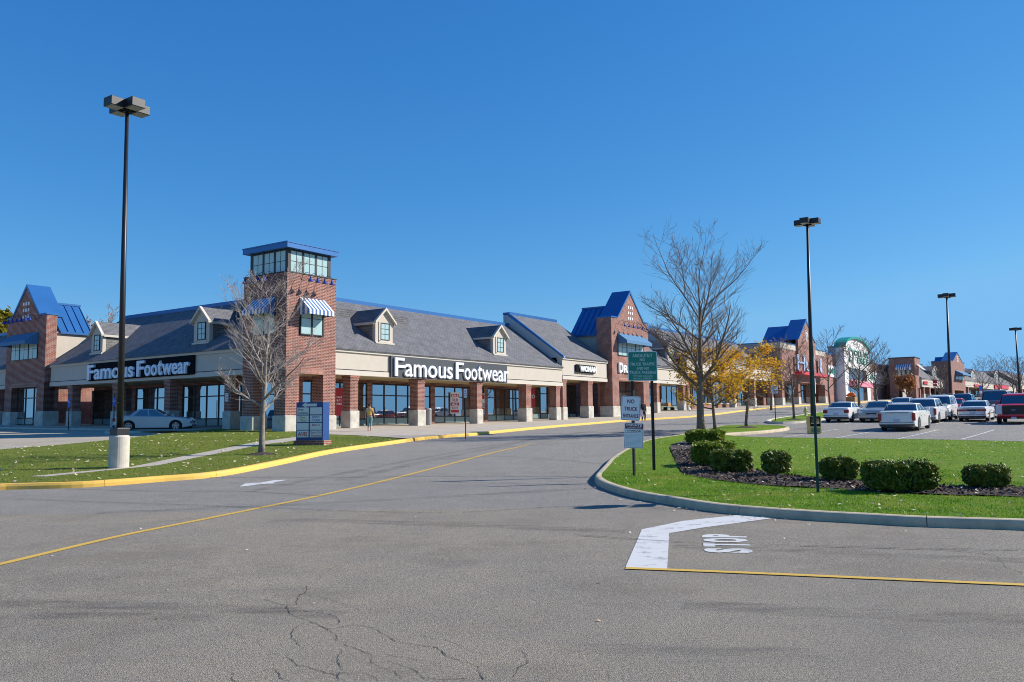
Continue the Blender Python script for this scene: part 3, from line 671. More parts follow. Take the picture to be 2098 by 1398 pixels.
# ---- far corner tower and the far row ---------------------------------------
PT = at(1877, 800, 172); FT = Frame(PT.x, PT.y, -PSI)
def far_tower():
    b = Bld(FT, 'brick_tower', 0, 0, 'square dark brick tower with striped awnings at the far bend of the shops', 'tower')
    xl = FT.W(1822.5, 780, 0)[0]; dp = FT.X(1886.5, 780, 0)[0]; zt = FT.W(1870, 733, 0)[1]; zf = b.zg-1
    zo = FT.W(1850, 795, 0)[1]
    b.part(MB().box(xl, 0, 0, dp, zo, zt).box(xl, xl+1.6, 0, 1.6, zf, zo).box(-1.6, 0, 0, 1.6, zf, zo).box(-1.6, 0, dp-1.6, dp, zf, zo).box(xl, 0, 2.2, 2.6, zf, zo), 'wall', BRICK)
    b.part(MB().box(xl-.08, .08, -.08, dp+.08, zt, zt+.2), 'coping', DARKF)
    AW = [bpy.data.materials['awning white'], bpy.data.materials['awning blue stripe']]
    awning(b, FT.W(1837, 750, 0)[0], FT.W(1866, 750, 0)[0], 0, FT.W(1850, 747, 0)[1], FT.W(1850, 759, 0)[1], 1.2, AW, 7, .5)
    window(b, FT.W(1838, 765, 0)[0], FT.W(1865, 765, 0)[0], -.04, FT.W(1850, 772, 0)[1], FT.W(1850, 757, 0)[1], 1, 1, None, 3, fr=.12)
    m = MB(); y0_, y1_ = dp*.15, dp*.85; za, zb_ = FT.X(1882, 747, 0)[1], FT.X(1882, 759, 0)[1]
    m.add([(.02, y0_, za), (.02, y1_, za), (1.3, y1_, zb_), (1.3, y0_, zb_)], [(0, 1, 2, 3), (3, 2, 1, 0)]); b.part(m, 'awning', AW[0])
    gl = MB().box(xl+1.6, -1.6, 2.0, 2.1, zf, zo); b.part(gl, 'glass_pane', GLASS)
    t = MB(); put_text(t, 'OPEN', FT.W(1844, 803, 0)[0], FT.W(1866, 803, 0)[0], 1.9, FT.W(1850, 804, 0)[1], FT.W(1850, 800, 0)[1], .05, .02) if False else t.box(FT.W(1845, 803, 1.9)[0], FT.W(1853, 803, 1.9)[0], 1.85, 1.95, FT.W(1850, 803.5, 0)[1], FT.W(1850, 800, 0)[1])
    b.part(t, 'red_sign_strip', REDC)
    return b
far_tower()
PA = at(1888, 800, 175); PB = at(2098, 800, 262); FF = Frame(PA.x, PA.y, math.atan2(PB.y-PA.y, PB.x-PA.x))
def far_rows():
    def row(pa, pb, e0, b0, label, cols, dorm):
        x0, x1 = FF.W(pa, 790, 0)[0], FF.W(pb, 790, 0)[0]; pm = (pa+pb)/2
        ze = FF.W(pm, e0, 0)[1]; zb = FF.W(pm, b0, 0)[1]
        b = Bld(FF, 'shop_row', x0, 0, label, 'shop building')
        cs = [(FF.W(c, 805, 0)[0], FF.W(c, 805, 0)[0]+.9) for c in cols]
        r = wing(b, x0, x1, 0, ze, zb, ze+4.0, 5.5, cs, step=3)
        for (pl, pr) in dorm: dormer(b, FF, r, pl, pr, (-.22, ze-.03, 5.5, ze+3.98))
        return b, ze, zb
    b, ze, zb = row(1889, 1946, 778.5, 795, 'distant cream shop row with red signs next to the dark brick tower', (1893, 1905, 1934), [((1911, 772), (1919, 773))])
    t = MB()
    put_text(t, 'GNC', FF.W(1889.5, 785, 0)[0]+.4, FF.W(1899.5, 785, 0)[0], -.05, FF.W(1894, 788, 0)[1], FF.W(1894, 781.5, 0)[1], .2, .05); b.part(t, 'sign_lettering', REDC)
    b2, ze2_, zb2_ = row(1978, 2081, 785.5, 797.5, 'distant cream shop row with red signs and dormers, right of the far gable', (1984, 2012, 2045, 2078), [((1990.5, 775), (1998, 776)), ((2038, 776), (2045, 777))])
    b2.part(MB().box(FF.W(1995, 790, 0)[0], FF.W(2009, 790, 0)[0], -.3, -.02, FF.W(2002, 793, 0)[1], FF.W(2002, 788.5, 0)[1]), 'red_sign_box', REDC)
    b2.part(MB().box(FF.W(2036, 790, 0)[0], FF.W(2048, 790, 0)[0], -.3, -.02, FF.W(2042, 797, 0)[1], FF.W(2042, 789.5, 0)[1]).box(FF.W(2049.5, 790, 0)[0], FF.W(2064, 790, 0)[0], -.3, -.02, FF.W(2056, 797, 0)[1], FF.W(2056, 790, 0)[1]), 'red_sign_box', REDC)
    b3, _, _ = row(2087, 2150, 789, 800, 'last distant cream shop row at the right edge', (2095, 2120), [((2094, 782), (2101, 783))])
    # far gable front
    yf = -1.5; Wf = lambda px, py: FF.W(px, py, yf); x0, x1 = Wf(1949.5, 770)[0], Wf(1977, 770)[0]; zs = Wf(1963, 742.5)[1]; zp = Wf(1963, 724.5)[1]; zo = Wf(1963, 800)[1]
    g = Bld(FF, 'gable_shop', x0, yf, 'distant brick gable front with blue metal roof and blue awning', 'shop building')
    w_ = x1-x0
    gable_shop(g, x0, x1, yf, 4, zs, x0+w_*.14, x1-w_*.14, zp, zo, 2.0, (zs+.25, 0, .5, .5, .28), zs+(zp-zs)*.62, FF.X(1916, 729.5, (x0+x1)/2)[0], zs-2.0, w_*.34,
               (Wf(1957, 765)[0], Wf(1974, 765)[0], yf, Wf(1963, 760)[1], Wf(1963, 770)[1], 1.6, BLUEC), (Wf(1957, 765)[0], Wf(1974, 765)[0], Wf(1963, 778)[1], Wf(1963, 770)[1], 3), None, 0, 2.4)
far_rows()
# left wing ------------------------------------------------------------------
xgl = FL.W(104, 770, EF)[0]; yfl = FL.X(92, 745, xgl-.25)[0]; yml = FL.X(116, 700, xgl-.25)[0]
LWB = Bld(FL, 'shop_row', xgl, EF, 'shaded cream shoe shop row with two dormers, between left gable and corner tower', 'shop building')
cL = colx([(138.4, 146.8, 830), (229.5, 238, 830), (336, 347.5, 830), (459, 471.8, 830)], FL, EF+.02)
rl = wing(LWB, xgl+.0, -3.86, EF, ZE, ZB, ZR, S0, [(a, a+.62) for a, c in cL])
dormer(LWB, FL, rl, (187, 726), (209.6, 723.5), SLP); dormer(LWB, FL, rl, (397, 705), (428.5, 702.5), SLP)
def gableL():
    x1 = xgl-.25; yf = yfl; Wf = lambda px, py: FL.W(px, py, yf); x0 = Wf(12.5, 740)[0]
    b = Bld(FL, 'gable_shop', x1, yf, 'leftmost brick gable front with solid blue awning and bright blue metal roof', 'shop building')
    zs = Wf(50, 651.5)[1]; xg0 = Wf(25.5, 657)[0]; xg1 = Wf(82, 647)[0]; zp = Wf(54, 591)[1]; zo = Wf(50, 794)[1]
    ax0, ax1 = Wf(24, 690)[0], Wf(80, 683)[0]; zat = Wf(80, 680.5)[1]; zab = Wf(80, 706)[1]; wz0 = Wf(80, 735)[1]
    lamps = [Wf(px, 660)[0] for px in np.linspace(29, 82, 7)]; lz = Wf(66, 656)[1]
    gable_shop(b, x0, x1, yf, yml-yf, zs, xg0, xg1, zp, zo, 1.1, (Wf(54, 649)[1], 0, .39, (Wf(54, 623)[1]-Wf(54, 649)[1])/2, .2), zs+(zp-zs)*.57, FL.X(163.5, 618.6, (xg0+xg1)/2)[0], zs-1.1, (xg1-xg0)/2*.98,
               (ax0, ax1, yf, zat, zab, 1.0, BLUEC), (ax0+.1, ax1-.05, wz0, zab+.5, 3), lamps, lz, 1.7)
    return x0
xl0 = gableL()
L2 = Bld(FL, 'shop_row', xl0-14, EF, 'cream shop row cut by the left edge of the picture', 'shop building')
wing(L2, xl0-16, xl0-.1, EF, ZE, ZB, ZR, S0, [(xl0-2.2, xl0-1.6), (xl0-8.5, xl0-7.9)], sf=False)
# shop signs -------------------------------------------------------------------
def shop_sign(fr, pl, pr, yb, label, txt, tx, ang_ref):
    x0, zt0 = fr.W(*pl[0], EF-.12); _, zb0 = fr.W(*pl[1], EF-.12); x1, zt1 = fr.W(*pr[0], EF-.12); _, zb1 = fr.W(*pr[1], EF-.12)
    zt, zb = (zt0+zt1)/2, (zb0+zb1)/2
    b = Bld(fr, 'shop_sign', x0, EF, label, 'sign')
    b.part(MB().box(x0, x1, EF-.16, EF-.11, zb, zt).box(x0, x1, EF-.11, EF-.052, zb+.02, zt-.02), 'sign_panel', BLACKP if not tx.get('grey') else mat('charcoal sign panel', (.045, .052, .062), .5))
    hgt = zt-zb
    t = MB()
    for (s, u0, u1, v0, v1) in tx['items']: put_text(t, s, x0+(x1-x0)*u0, x0+(x1-x0)*u1, EF-.165, zb+hgt*v0, zb+hgt*v1, .14, tx.get('bold', .012))
    b.part(t, 'lettering', tx['mat']); return b
LETW = mat('white sign letters', (.80, .82, .84), .4)
LETB = mat('pale blue white letters', (.72, .80, .88), .4)
def famous(u0, u1, um, uf):    # the two words, capitals taller than the small letters
    cx = .40
    return [('F', u0, u0+.068, .06, .92), ('amous', u0+.072, um, .06, .66), ('F', uf, uf+.068, .06, .92), ('oo', uf+.075, uf+.190, .06, .66), ('t', uf+.196, uf+.235, .06, .84), ('wear', uf+.236, u1, .06, .66)]
shop_sign(FR, ((800.4, 729), (800.4, 772)), ((1038, 748), (1038, 786)), 0, 'black sign with white lettering on the sunlit fascia right of the tower', '', dict(items=famous(.02, 1.0, .475, .505), mat=LETW, grey=True, bold=.006), 0)
shop_sign(FL, ((183, 746), (183, 781)), ((398.4, 727.5), (398.4, 768)), 0, 'black sign with pale lettering on the shaded fascia left of the tower', '', dict(items=famous(.005, .975, .475, .505), mat=LETB, bold=.02), 0)
shop_sign(FR, ((1180, 746.5), (1180, 762.5)), ((1219, 750), (1219, 766.5)), 0, 'small black sign reading WOMAN on the taller cream fascia', '', dict(items=[('WOMAN', .14, 1.0, .12, .86)], mat=LETW, bold=.05), 0)
# ---------------------------------------------------------------- ground sheet
def ground():
    def axis(a, b, fine0, fine1, step):
        out = [fine0]; 
        while out[-1] < fine1: out.append(out[-1]+step)
        s = step
        while out[-1] < b: s *= 1.25; out.append(out[-1]+s)
        s = step; lo = [fine0]
        while lo[-1] > a: s *= 1.25; lo.append(lo[-1]-s)
        return np.array(lo[::-1][:-1]+out)
    xs = axis(-1500, 1500, -60, 90, 1.0); ys = axis(-1500, 2200, -2, 125, 1.0)
    X, Y = np.meshgrid(xs, ys); Z = H(X, Y); nx, ny = len(xs), len(ys)
    v = np.stack([X, Y, Z], -1).reshape(-1, 3)
    i = np.arange(nx-1)[None, :]+np.arange(ny-1)[:, None]*nx
    f = np.stack([i, i+1, i+1+nx, i+nx], -1).reshape(-1, 4)
    me = bpy.data.meshes.new('road_surface'); me.from_pydata(v.tolist(), [], f.tolist()); me.materials.append(ASPH)
    o = bpy.data.objects.new('road_surface', me); COL.objects.link(o); return tag(o, kind='structure')
ground()
def smooth(pts, k=6, closed=False):
    P = [Vector(p) for p in pts]; n = len(P); out = []
    for i in range(n if closed else n-1):
        p0 = P[(i-1) % n] if closed or i > 0 else P[0]; p1 = P[i]; p2 = P[(i+1) % n]; p3 = P[(i+2) % n] if closed or i < n-2 else P[-1]
        for j in range(k):
            t = j/k; out.append(.5*((2*p1)+(-p0+p2)*t+(2*p0-5*p1+4*p2-p3)*t*t+(-p0+3*p1-3*p2+p3)*t**3))
    if not closed: out.append(P[-1])
    return out
def resample(P, d):
    out = [P[0]]; acc = 0
    for a, b in zip(P[:-1], P[1:]):
        L = (b-a).length
        if L < 1e-6: continue
        while acc+L >= d:
            t = (d-acc)/L; a = a.lerp(b, t); out.append(a.copy()); L = (b-a).length; acc = 0
        acc += L
    return out
def gp(px): return [G(x, y).xy for x, y in px]
def drape(name, poly, off, mt, step=1.0, kind='structure', dens=True, bump=None, smoothf=True):
    P = [Vector((p[0], p[1])) for p in poly]; B = []
    for i in range(len(P)):
        a, b = P[i], P[(i+1) % len(P)]; n = max(1, int((b-a).length/step)) if dens else 1
        B += [a.lerp(b, j/n) for j in range(n)]
    x0, x1 = min(p.x for p in B), max(p.x for p in B); y0, y1 = min(p.y for p in B), max(p.y for p in B)
    inner = []
    gx = np.arange(x0+step/2, x1, step); gy = np.arange(y0+step/2, y1, step)
    bx = np.array([p.x for p in B]); by = np.array([p.y for p in B])
    if len(gx) and len(gy):
        X, Y = np.meshgrid(gx, gy); X = X.ravel(); Y = Y.ravel(); ins = np.zeros(len(X), bool)
        for i in range(len(B)):
            xa, ya, xb, yb = bx[i], by[i], bx[(i+1) % len(B)], by[(i+1) % len(B)]
            c = ((ya > Y) != (yb > Y)); 
            if yb != ya: ins ^= c & (X < (xb-xa)*(Y-ya)/(yb-ya)+xa)
        for x, y in zip(X[ins], Y[ins]):
            if ((bx-x)**2+(by-y)**2).min() > (step*.35)**2: inner.append(Vector((x, y)))
    n = len(B); vs, es, fs, *_ = delaunay_2d_cdt(B+inner, [(i, (i+1) % n) for i in range(n)], [], 1, 1e-5)
    V = [(v.x, v.y, h(v.x, v.y)+off+(bump(v.x, v.y) if bump else 0)) for v in vs]
    F_ = []
    for f in fs:
        a, b, c = [vs[i] for i in f[:3]]
        F_.append(tuple(f) if (b-a).cross(c-a) > 0 else tuple(reversed(f)))
    m = MB(); m.add(V, F_); o = m.build(name, mt, uv=False, smooth=smoothf)
    if kind: tag(o, kind=kind)
    return o
def inset(P, d):    # shift a closed polyline inwards
    n = len(P); ar = sum(P[i].x*P[(i+1) % n].y-P[(i+1) % n].x*P[i].y for i in range(n)); s = 1 if ar > 0 else -1; out = []
    for i in range(n):
        t = (P[(i+1) % n]-P[i-1]); 
        if t.length < 1e-6: continue
        t.normalize(); out.append(P[i]+Vector((-t.y, t.x))*d*s)
    return out
def kerb(name, pts, mt, side=1, hgt=.15, seg=3.0, wd=.2, group=None):
    """kerb stones swept along a line; side=+1 puts the raised body left of the direction of travel; joints between casts"""
    P = resample([Vector(p) for p in pts], .25); m = MB()
    prof = [(0, -.15), (.02, hgt*.55), (.05, hgt*.92), (.085, hgt), (wd, hgt), (wd, -.15)]
    k = int(seg/.25); i = 0
    while i < len(P)-1:
        j = min(i+k, len(P)-1); vs = []; n = 0
        for q in range(i, j+1):
            t = (P[min(q+1, len(P)-1)]-P[max(q-1, 0)]).normalized(); nn = Vector((-t.y, t.x))*side; p = P[q]
            if q == i: p = p+t*.006
            if q == j: p = p-t*.006
            for (d, z) in prof: xy = p+nn*d; vs.append((xy.x, xy.y, h(p.x, p.y)+z))
            n += 1
        L = len(prof); fs = [(a*L+c, (a+1)*L+c, (a+1)*L+c+1, a*L+c+1) for a in range(n-1) for c in range(L-1)]
        fs += [tuple(range(L)), tuple((n-1)*L+c for c in range(L-1, -1, -1))]
        if side > 0: fs = [tuple(reversed(f)) for f in fs]
        m.add(vs, fs); i = j
    o = m.build(name, mt, uv=False); tag(o, kind='structure'); return o
# left kerb (yellow) and lawn
KL = [(-60, 1009), (0, 1004.5), (133, 1001), (210, 997), (324, 988), (450, 977), (572, 953.5), (686, 928.7), (800, 911.5), (851, 904)]
KR = [(851, 904), (900, 898.5), (952, 894.5), (973, 893), (1061, 883.6), (1152, 875), (1269, 865), (1350, 860), (1429, 854.6), (1517, 844), (1583.6, 836.5), (1625, 834)]
kl = smooth(gp(KL)); kr = smooth(gp(KR))
kerb('yellow_kerb', kl[::1], KERBY, 1)
tail = [FR.world(FR.loc(Vector((*kr[-1], 0)))[0]+d, FR.loc(Vector((*kr[-1], 0)))[1]+e).xy for d, e in ((6, 0), (20, 0), (60, -.5), (100, -1))]
kerb('yellow_kerb', kr+tail, KERBY, 1)
# lawn outline: kerb, then the sidewalk and the left lot
back = gp([(789, 902.5), (724, 898.4), (671, 896.8), (640, 893.5), (603, 889.5), (560, 885), (500, 883), (476, 882), (431, 884.5), (381, 888.5), (305, 898), (229, 907.7), (126, 918), (0, 928.7), (-60, 933)])
lawnL = [p for p in kl[:-3]]+back
def lawn_off(P, d, n):
    Q = P[:]
    for i in range(n):
        t = (P[min(i+1, n-1)]-P[max(i-1, 0)]).normalized(); Q[i] = P[i]+Vector((-t.y, t.x))*d
    return Q
lawnLi = lawn_off(lawnL, .19, len(kl)-3)
drape('grass_lawn', lawnLi, .148, GRASSL, .8)
# kerb on the lot side of the left lawn
bk = smooth([Vector(p) for p in back[6:]], 4); kerb('lot_kerb', [p for p in reversed(bk)], CONC, -1, hgt=.145, wd=.15)
pathp = gp([(59, 988), (267, 967.5), (381, 942.7), (518.6, 914), (602.5, 902.5), (640, 897), (670, 897), (640, 903), (606, 910), (534, 919), (419, 943.5), (324, 963.8), (200, 977), (95, 988.5)])
drape('footpath', pathp, .153, mat('footpath concrete', (.45, .395, .32), .9, noise=.14, nscale=1.5, bump=.25, bscale=50), .8)
lotm = mat('pale lot asphalt', (.40, .345, .26), .93, noise=.12, nscale=.5, bump=.4, bscale=60)
LOT = [FL.world(x, -1.66).xy for x in (-75, -14.5)]; lotp = [FL.world(-75, -40).xy]+[p for p in reversed(gp([(0, 929.5), (126, 919), (229, 908.7), (305, 899), (381, 889.5), (431, 885.5), (476, 883)]))][::-1]+[LOT[1], LOT[0]]
drape('parking_lot', lotp, .004, lotm, 1.2)
# small grass strip in the left lot, in front of the parked car
st = gp([(217, 889.5), (300, 887.2), (380, 885.2), (431, 884.3), (470, 882.3), (440, 881.2), (330, 882.2), (255, 884), (228, 886)])
stp = smooth([Vector(p) for p in st], 3, True); kerb('lot_kerb', stp+[stp[0]], CONC, 1, wd=.15, hgt=.14); drape('grass_strip', inset(stp, .14), .137, GRASSL, .8)
# sidewalk along the right wing
P_ = [FR.world(x, y).xy for x, y in ((185, 4.5), (-4, 4.5))]
q = [FL.world(x, y).xy for x, y in ((-4, 4.2), (-75, 4.2), (-75, -1.6), (-15, -1.6), (-9, -3.2))]
krp = kr+tail; swi = [p for p in krp]
for i, p in enumerate(krp):
    t = (krp[min(i+1, len(krp)-1)]-krp[max(i-1, 0)]).normalized(); swi[i] = p+Vector((-t.y, t.x))*.19
swk = swi+[P_[0], P_[1]]+q+gp([(603, 888.5), (640, 893), (671, 896), (724, 897.6), (789, 901.7)])+[kl[-3]+Vector((-.05, .12)), kl[-2]+Vector((-.05, .15))]
drape('sidewalk', swk, .146, mat('sidewalk concrete', (.47, .405, .32), .9, noise=.12, nscale=1.2, bump=.25, bscale=50), 1.2)
lk = [FL.world(x, -1.62).xy for x in np.arange(-75, -14, 2.)]; kerb('lot_kerb', lk, CONC, 1, wd=.12, hgt=.142)
# right island ----------------------------------------------------------------
KI = [(2400, 1099), (2240, 1093), (2098, 1087), (1890, 1080), (1779, 1073.5), (1682, 1068), (1585, 1061), (1488, 1052.5), (1425, 1044), (1370, 1034.5), (1300, 1022), (1255, 1009), (1228, 998), (1217, 987), (1224, 976), (1237, 962), (1253, 945), (1291, 922), (1331, 907), (1400, 895.5), (1440, 886), (1478, 876.5)]
ki = smooth(gp(KI), 5)
rim = gp([(1478, 876.5), (1530, 875.5), (1600, 876.5), (1618, 880), (1605, 884), (1560, 889), (1490, 894), (1500, 898.5), (1554, 902), (1600, 903.2), (1776, 906), (1900, 907.5), (2098, 912), (2400, 917)])
ks = smooth([Vector(p) for p in rim], 4)
island = ki+ks[1:]
loop = island[:]
kerb('island_kerb', [p for p in island], mat('island kerb concrete', (.52, .43, .29), .9, noise=.22, nscale=2.5, bump=.3, bscale=60), -1, seg=3.2, wd=.19)
def offs(P, d):
    Q = []
    for i in range(len(P)):
        t = (P[min(i+1, len(P)-1)]-P[max(i-1, 0)])
        if t.length < 1e-6: continue
        t.normalize(); Q.append(P[i]+Vector((t.y, -t.x))*d)
    return Q
isl_in = offs(resample(island, .5), .18)
drape('island_lawn', isl_in, .146, GRASSR, .8)
bed = smooth([Vector(p) for p in [G(x, y, .15).xy for x, y in [(1374, 915), (1378, 930), (1391, 958), (1410, 973), (1491, 987), (1613, 998), (1717, 1002), (1769, 1007), (1890, 1013.5), (2098, 1019), (2300, 1026), (2300, 1003), (2098, 1000), (1918, 996), (1779, 986), (1682, 980), (1627, 975), (1543, 962), (1505, 925), (1492, 908), (1470, 899), (1420, 903), (1392, 907)]]], 3, True)
drape('mulch_bed', bed, .166, MULCHM, .5, bump=lambda x, y: .018*math.sin(x*9)*math.sin(y*8+x))
# second median island (speed sign, hydrant, trees)
isl2 = smooth([Vector(p) for p in gp([(1576, 865), (1600, 859.5), (1650, 852.5), (1700, 845), (1765, 838), (1790, 837.5), (1790, 841), (1765, 845), (1700, 858), (1650, 866), (1610, 868.5), (1585, 868.5)])], 3, True)
kerb('island_kerb', isl2+[isl2[0]], CONC, -1 if False else 1, wd=.17); drape('grass_strip', inset(isl2, .16), .146, GRASSR, 1)
# ---------------------------------------------------------------- markings
def strip(px, w, mt, name, off=.007, k=6, world=False):
    C = smooth(px if world else gp(px), k); C = resample(C, .5)+[C[-1]]; m = MB(); vs = []
    for i, p in enumerate(C):
        t = (C[min(i+1, len(C)-1)]-C[max(i-1, 0)])
        if t.length < 1e-5: t = C[-1]-C[-3]
        t.normalize(); n = Vector((-t.y, t.x))*w/2
        for q in (p-n, p+n): vs.append((q.x, q.y, h(q.x, q.y)+off))
    m.add(vs, [(2*i, 2*i+2, 2*i+3, 2*i+1) for i in range(len(C)-1)]); 
    m.f = [tuple(reversed(f)) for f in m.f]
    o = m.build(name, mt, uv=False); tag(o, kind='structure'); return o
strip([(-80, 1172), (0, 1157), (100, 1133), (250, 1098), (400, 1068), (534, 1041), (660, 1015), (800, 982.5), (940, 946.5), (1010, 928), (1085, 911.5)], .135, PAINTY, 'centre_line')
strip([(1085, 911.5), (1175, 898), (1290, 880), (1420, 861)], .09, worn('faded yellow road paint', (.40, .30, .10), amt=.52), 'centre_line', .008)
strip([(1282, 1165.5), (1500, 1174), (1800, 1187), (2098, 1200), (2300, 1209)], .12, PAINTY, 'lane_line', .010)
def flat(px, name, mt, off=.006, step=.5):
    return drape(name, gp(px), off, mt, step, smoothf=False)
flat([(1315, 1085.5), (1281.5, 1163), (1367, 1166.5), (1371, 1093.5), (1440, 1082), (1584, 1062.5), (1550, 1059), (1511.5, 1056), (1400, 1068)], 'stop_bar', PAINTW)
flat([(490.6, 997.8), (504, 990.3), (533, 989.7), (545, 987.5), (563, 984.3), (588.7, 983.7), (576, 986.4), (560, 989), (564.7, 991), (548, 992), (531.5, 993.6), (505, 996.6)], 'road_arrow', PAINTW)
for a, b in (((1599, 897.5), (1716, 880)), ((1713, 897.5), (1800, 882.5)), ((1838, 900), (1921.7, 881)), ((1970, 900.6), (2037, 881)), ((1917, 869), (1959, 859)), ((2018, 869.5), (2040, 862)), ((1730.6, 869), (1753.5, 864)), ((2098, 902), (2150, 882))):
    strip([a, b], .10, PAINTW, 'stall_line', k=2)
strip([(1884, 886.5), (2000, 888.5), (2120, 891)], .07, PAINTW, 'stall_line', k=2)
for a, b in (((-40, 914.6), (124, 917)), ((88, 907.7), (213, 908.5)), ((170, 900), (301, 899)), ((-60, 900), (40, 901)), ((100, 893.5), (250, 893.5))): strip([a, b], .10, PAINTW, 'stall_line', k=2)
# painted word STOP, read by traffic arriving from the right
def stop_word():
    NR, FRr, NL, FL_ = [G(*p).xy for p in ((1545, 1134.5), (1527, 1095.5), (1443, 1133), (1438, 1095.5))]
    m = MB(); words = [('S', 0, .225), ('T', .29, .50), ('O', .53, .76), ('P', .80, 1)]
    for ch, a, c in words:
        vs, fs = text_mesh(ch, .055); V = []
        for u, v in vs:
            uu = a+u*(c-a); p = (NR.lerp(FRr, uu)).lerp(NL.lerp(FL_, uu), v); V.append((p.x, p.y, h(p.x, p.y)+.006))
        m.add(V, fs)
    o = m.build('stop_word', PAINTW, uv=False); tag(o, kind='structure')
stop_word()
# sealed joints and cracks
CRK = mat('crack filler', (.035, .033, .03), .9); KERBC = mat('pale kerb concrete', (.66, .58, .44), .9, noise=.2, nscale=2.5, bump=.3, bscale=60)
def crack(px, w, name='pavement_crack', jit=.05, off=.004, seed=1):
    rnd = random.Random(seed); C = resample(smooth(gp(px), 4), .05); m = MB(); vs = []; d = 0; n = 0
    for i, p in enumerate(C):
        t = (C[min(i+1, len(C)-1)]-C[max(i-1, 0)]); 
        if t.length < 1e-6: continue
        t.normalize(); nn = Vector((-t.y, t.x)); d = .6*d+rnd.uniform(-jit, jit); ww = w*rnd.uniform(.25, 1.15)/2
        for q in (p+nn*(d-ww), p+nn*(d+ww)): vs.append((q.x, q.y, h(q.x, q.y)+off))
        n += 1
    return vs, n
ck = MB()
CR = [([(627, 1200), (625, 1213), (610, 1222), (605, 1240), (588, 1241), (600, 1262)], .022), ([(610, 1218), (650, 1223), (685, 1232), (718, 1242), (735, 1252)], .016),
      ([(540, 1228), (565, 1237), (590, 1242)], .015), ([(602, 1250), (640, 1254), (680, 1262), (692, 1272), (690, 1280)], .018), ([(600, 1262), (640, 1275), (672, 1290), (720, 1283), (770, 1290), (815, 1316), (890, 1326), (915, 1345), (970, 1362), (990, 1385), (1003, 1396)], .02),
      ([(660, 1286), (690, 1305), (700, 1318), (755, 1340), (768, 1360), (800, 1376), (830, 1390)], .016), ([(610, 1283), (598, 1303), (608, 1320), (618, 1326)], .018), ([(700, 1330), (699, 1352), (696, 1375), (695, 1398)], .02),
      ([(695, 1378), (745, 1382), (790, 1395)], .014), ([(798, 1342), (840, 1350), (910, 1362)], .016), ([(590, 1347), (605, 1362), (650, 1375), (700, 1388)], .02), ([(540, 1375), (560, 1372), (580, 1388), (592, 1400)], .018),
      ([(478, 1380), (480, 1392), (490, 1402)], .018), ([(545, 1310), (532, 1312), (536, 1325), (548, 1326)], .012), ([(690, 1160), (665, 1175), (650, 1190), (630, 1197)], .008), ([(735, 1148), (700, 1156), (672, 1168)], .006),
      ([(850, 1300), (905, 1310), (935, 1320), (1000, 1345)], .008), ([(1062, 1332), (1080, 1355), (1062, 1370), (1045, 1388)], .014), ([(795, 1355), (840, 1370), (868, 1390), (900, 1392), (960, 1390)], .016), ([(1320, 1165), (1335, 1150), (1350, 1140)], .02), ([(2040, 1140), (2065, 1162), (2098, 1175)], .016), ([(500, 1352), (520, 1345), (560, 1350)], .008), ([(440, 1290), (470, 1296), (500, 1310)], .006)]
JT = [([(300, 973), (420, 979), (560, 978.5), (700, 980), (860, 977), (1215, 977)], .05), ([(133, 1003), (350, 1008), (500, 1008), (660, 1017)], .035), ([(0, 1022), (300, 1033), (560, 1042)], .03), ([(560, 1042), (900, 1052), (1180, 1038), (1420, 1045)], .035), ([(1180, 1098), (1420, 1113), (1600, 1118), (1850, 1125), (2098, 1128)], .03),
      ([(1850, 1125), (1980, 1131), (2040, 1140)], .02), ([(470, 990), (620, 995), (860, 988), (1215, 995)], .025), ([(900, 943), (1040, 936), (1240, 952)], .05), ([(1000, 918), (1200, 908), (1330, 905)], .05), ([(1100, 900), (1300, 888), (1420, 880)], .05), ([(760, 935), (880, 925), (1000, 918)], .03), ([(0, 1075), (200, 1078), (430, 1062)], .012), ([(1580, 850), (1700, 855), (1660, 852)], .04)]
for i, (p, w) in enumerate(CR): vs_, n_ = crack(p, w*.36, seed=i, jit=.016); ck.add(vs_, [(2*i_+1, 2*i_+3, 2*i_+2, 2*i_) for i_ in range(n_-1)])
for i, (p, w) in enumerate(JT): vs_, n_ = crack(p, w*1.0, seed=50+i, jit=.012, off=.014); ck.add(vs_, [(2*i_+1, 2*i_+3, 2*i_+2, 2*i_) for i_ in range(n_-1)])
tag(ck.build('road_cracks', CRK, uv=False), kind='structure')
def stainmat():
    m, k = newmat('tyre marks', .85); tc = k.n('ShaderNodeTexCoord'); mp = k.n('ShaderNodeMapping'); mp.inputs['Scale'].default_value = (.5, 5, 1); k.l(tc.outputs['Object'], mp.inputs['Vector'])
    a = noise(k, mp.outputs[0], 1.6, 6, .8); tr = k.n('ShaderNodeBsdfTransparent'); mx = k.n('ShaderNodeMixShader'); k.b.inputs['Base Color'].default_value = (.06, .06, .062, 1)
    k.l(rng(k, a, .44, .68, 0, .38), mx.inputs[0]); k.l(tr.outputs[0], mx.inputs[1]); k.l(k.b.outputs[0], mx.inputs[2]); k.l(mx.outputs[0], k.nt.nodes['Material Output'].inputs[0]); return m
SKID = stainmat()
for pts_, w_ in (([(-60, 1236), (250, 1241), (530, 1250), (700, 1262)], .30), ([(-60, 1262), (240, 1262), (420, 1268)], .22), ([(560, 1066), (900, 1075), (1280, 1090)], .5), ([(1380, 1120), (1700, 1132), (2110, 1150)], .35),
        ([(200, 1052), (700, 1030), (1150, 1005), (1215, 1002)], .4), ([(700, 985), (950, 930), (1150, 893), (1350, 870)], .45), ([(500, 1010), (800, 952), (1000, 915), (1200, 885)], .35), ([(1400, 1240), (1800, 1260), (2110, 1270)], .4), ([(1150, 1330), (1500, 1335), (1700, 1345)], .3)):
    strip(pts_, w_, SKID, 'tyre_marks', .009)
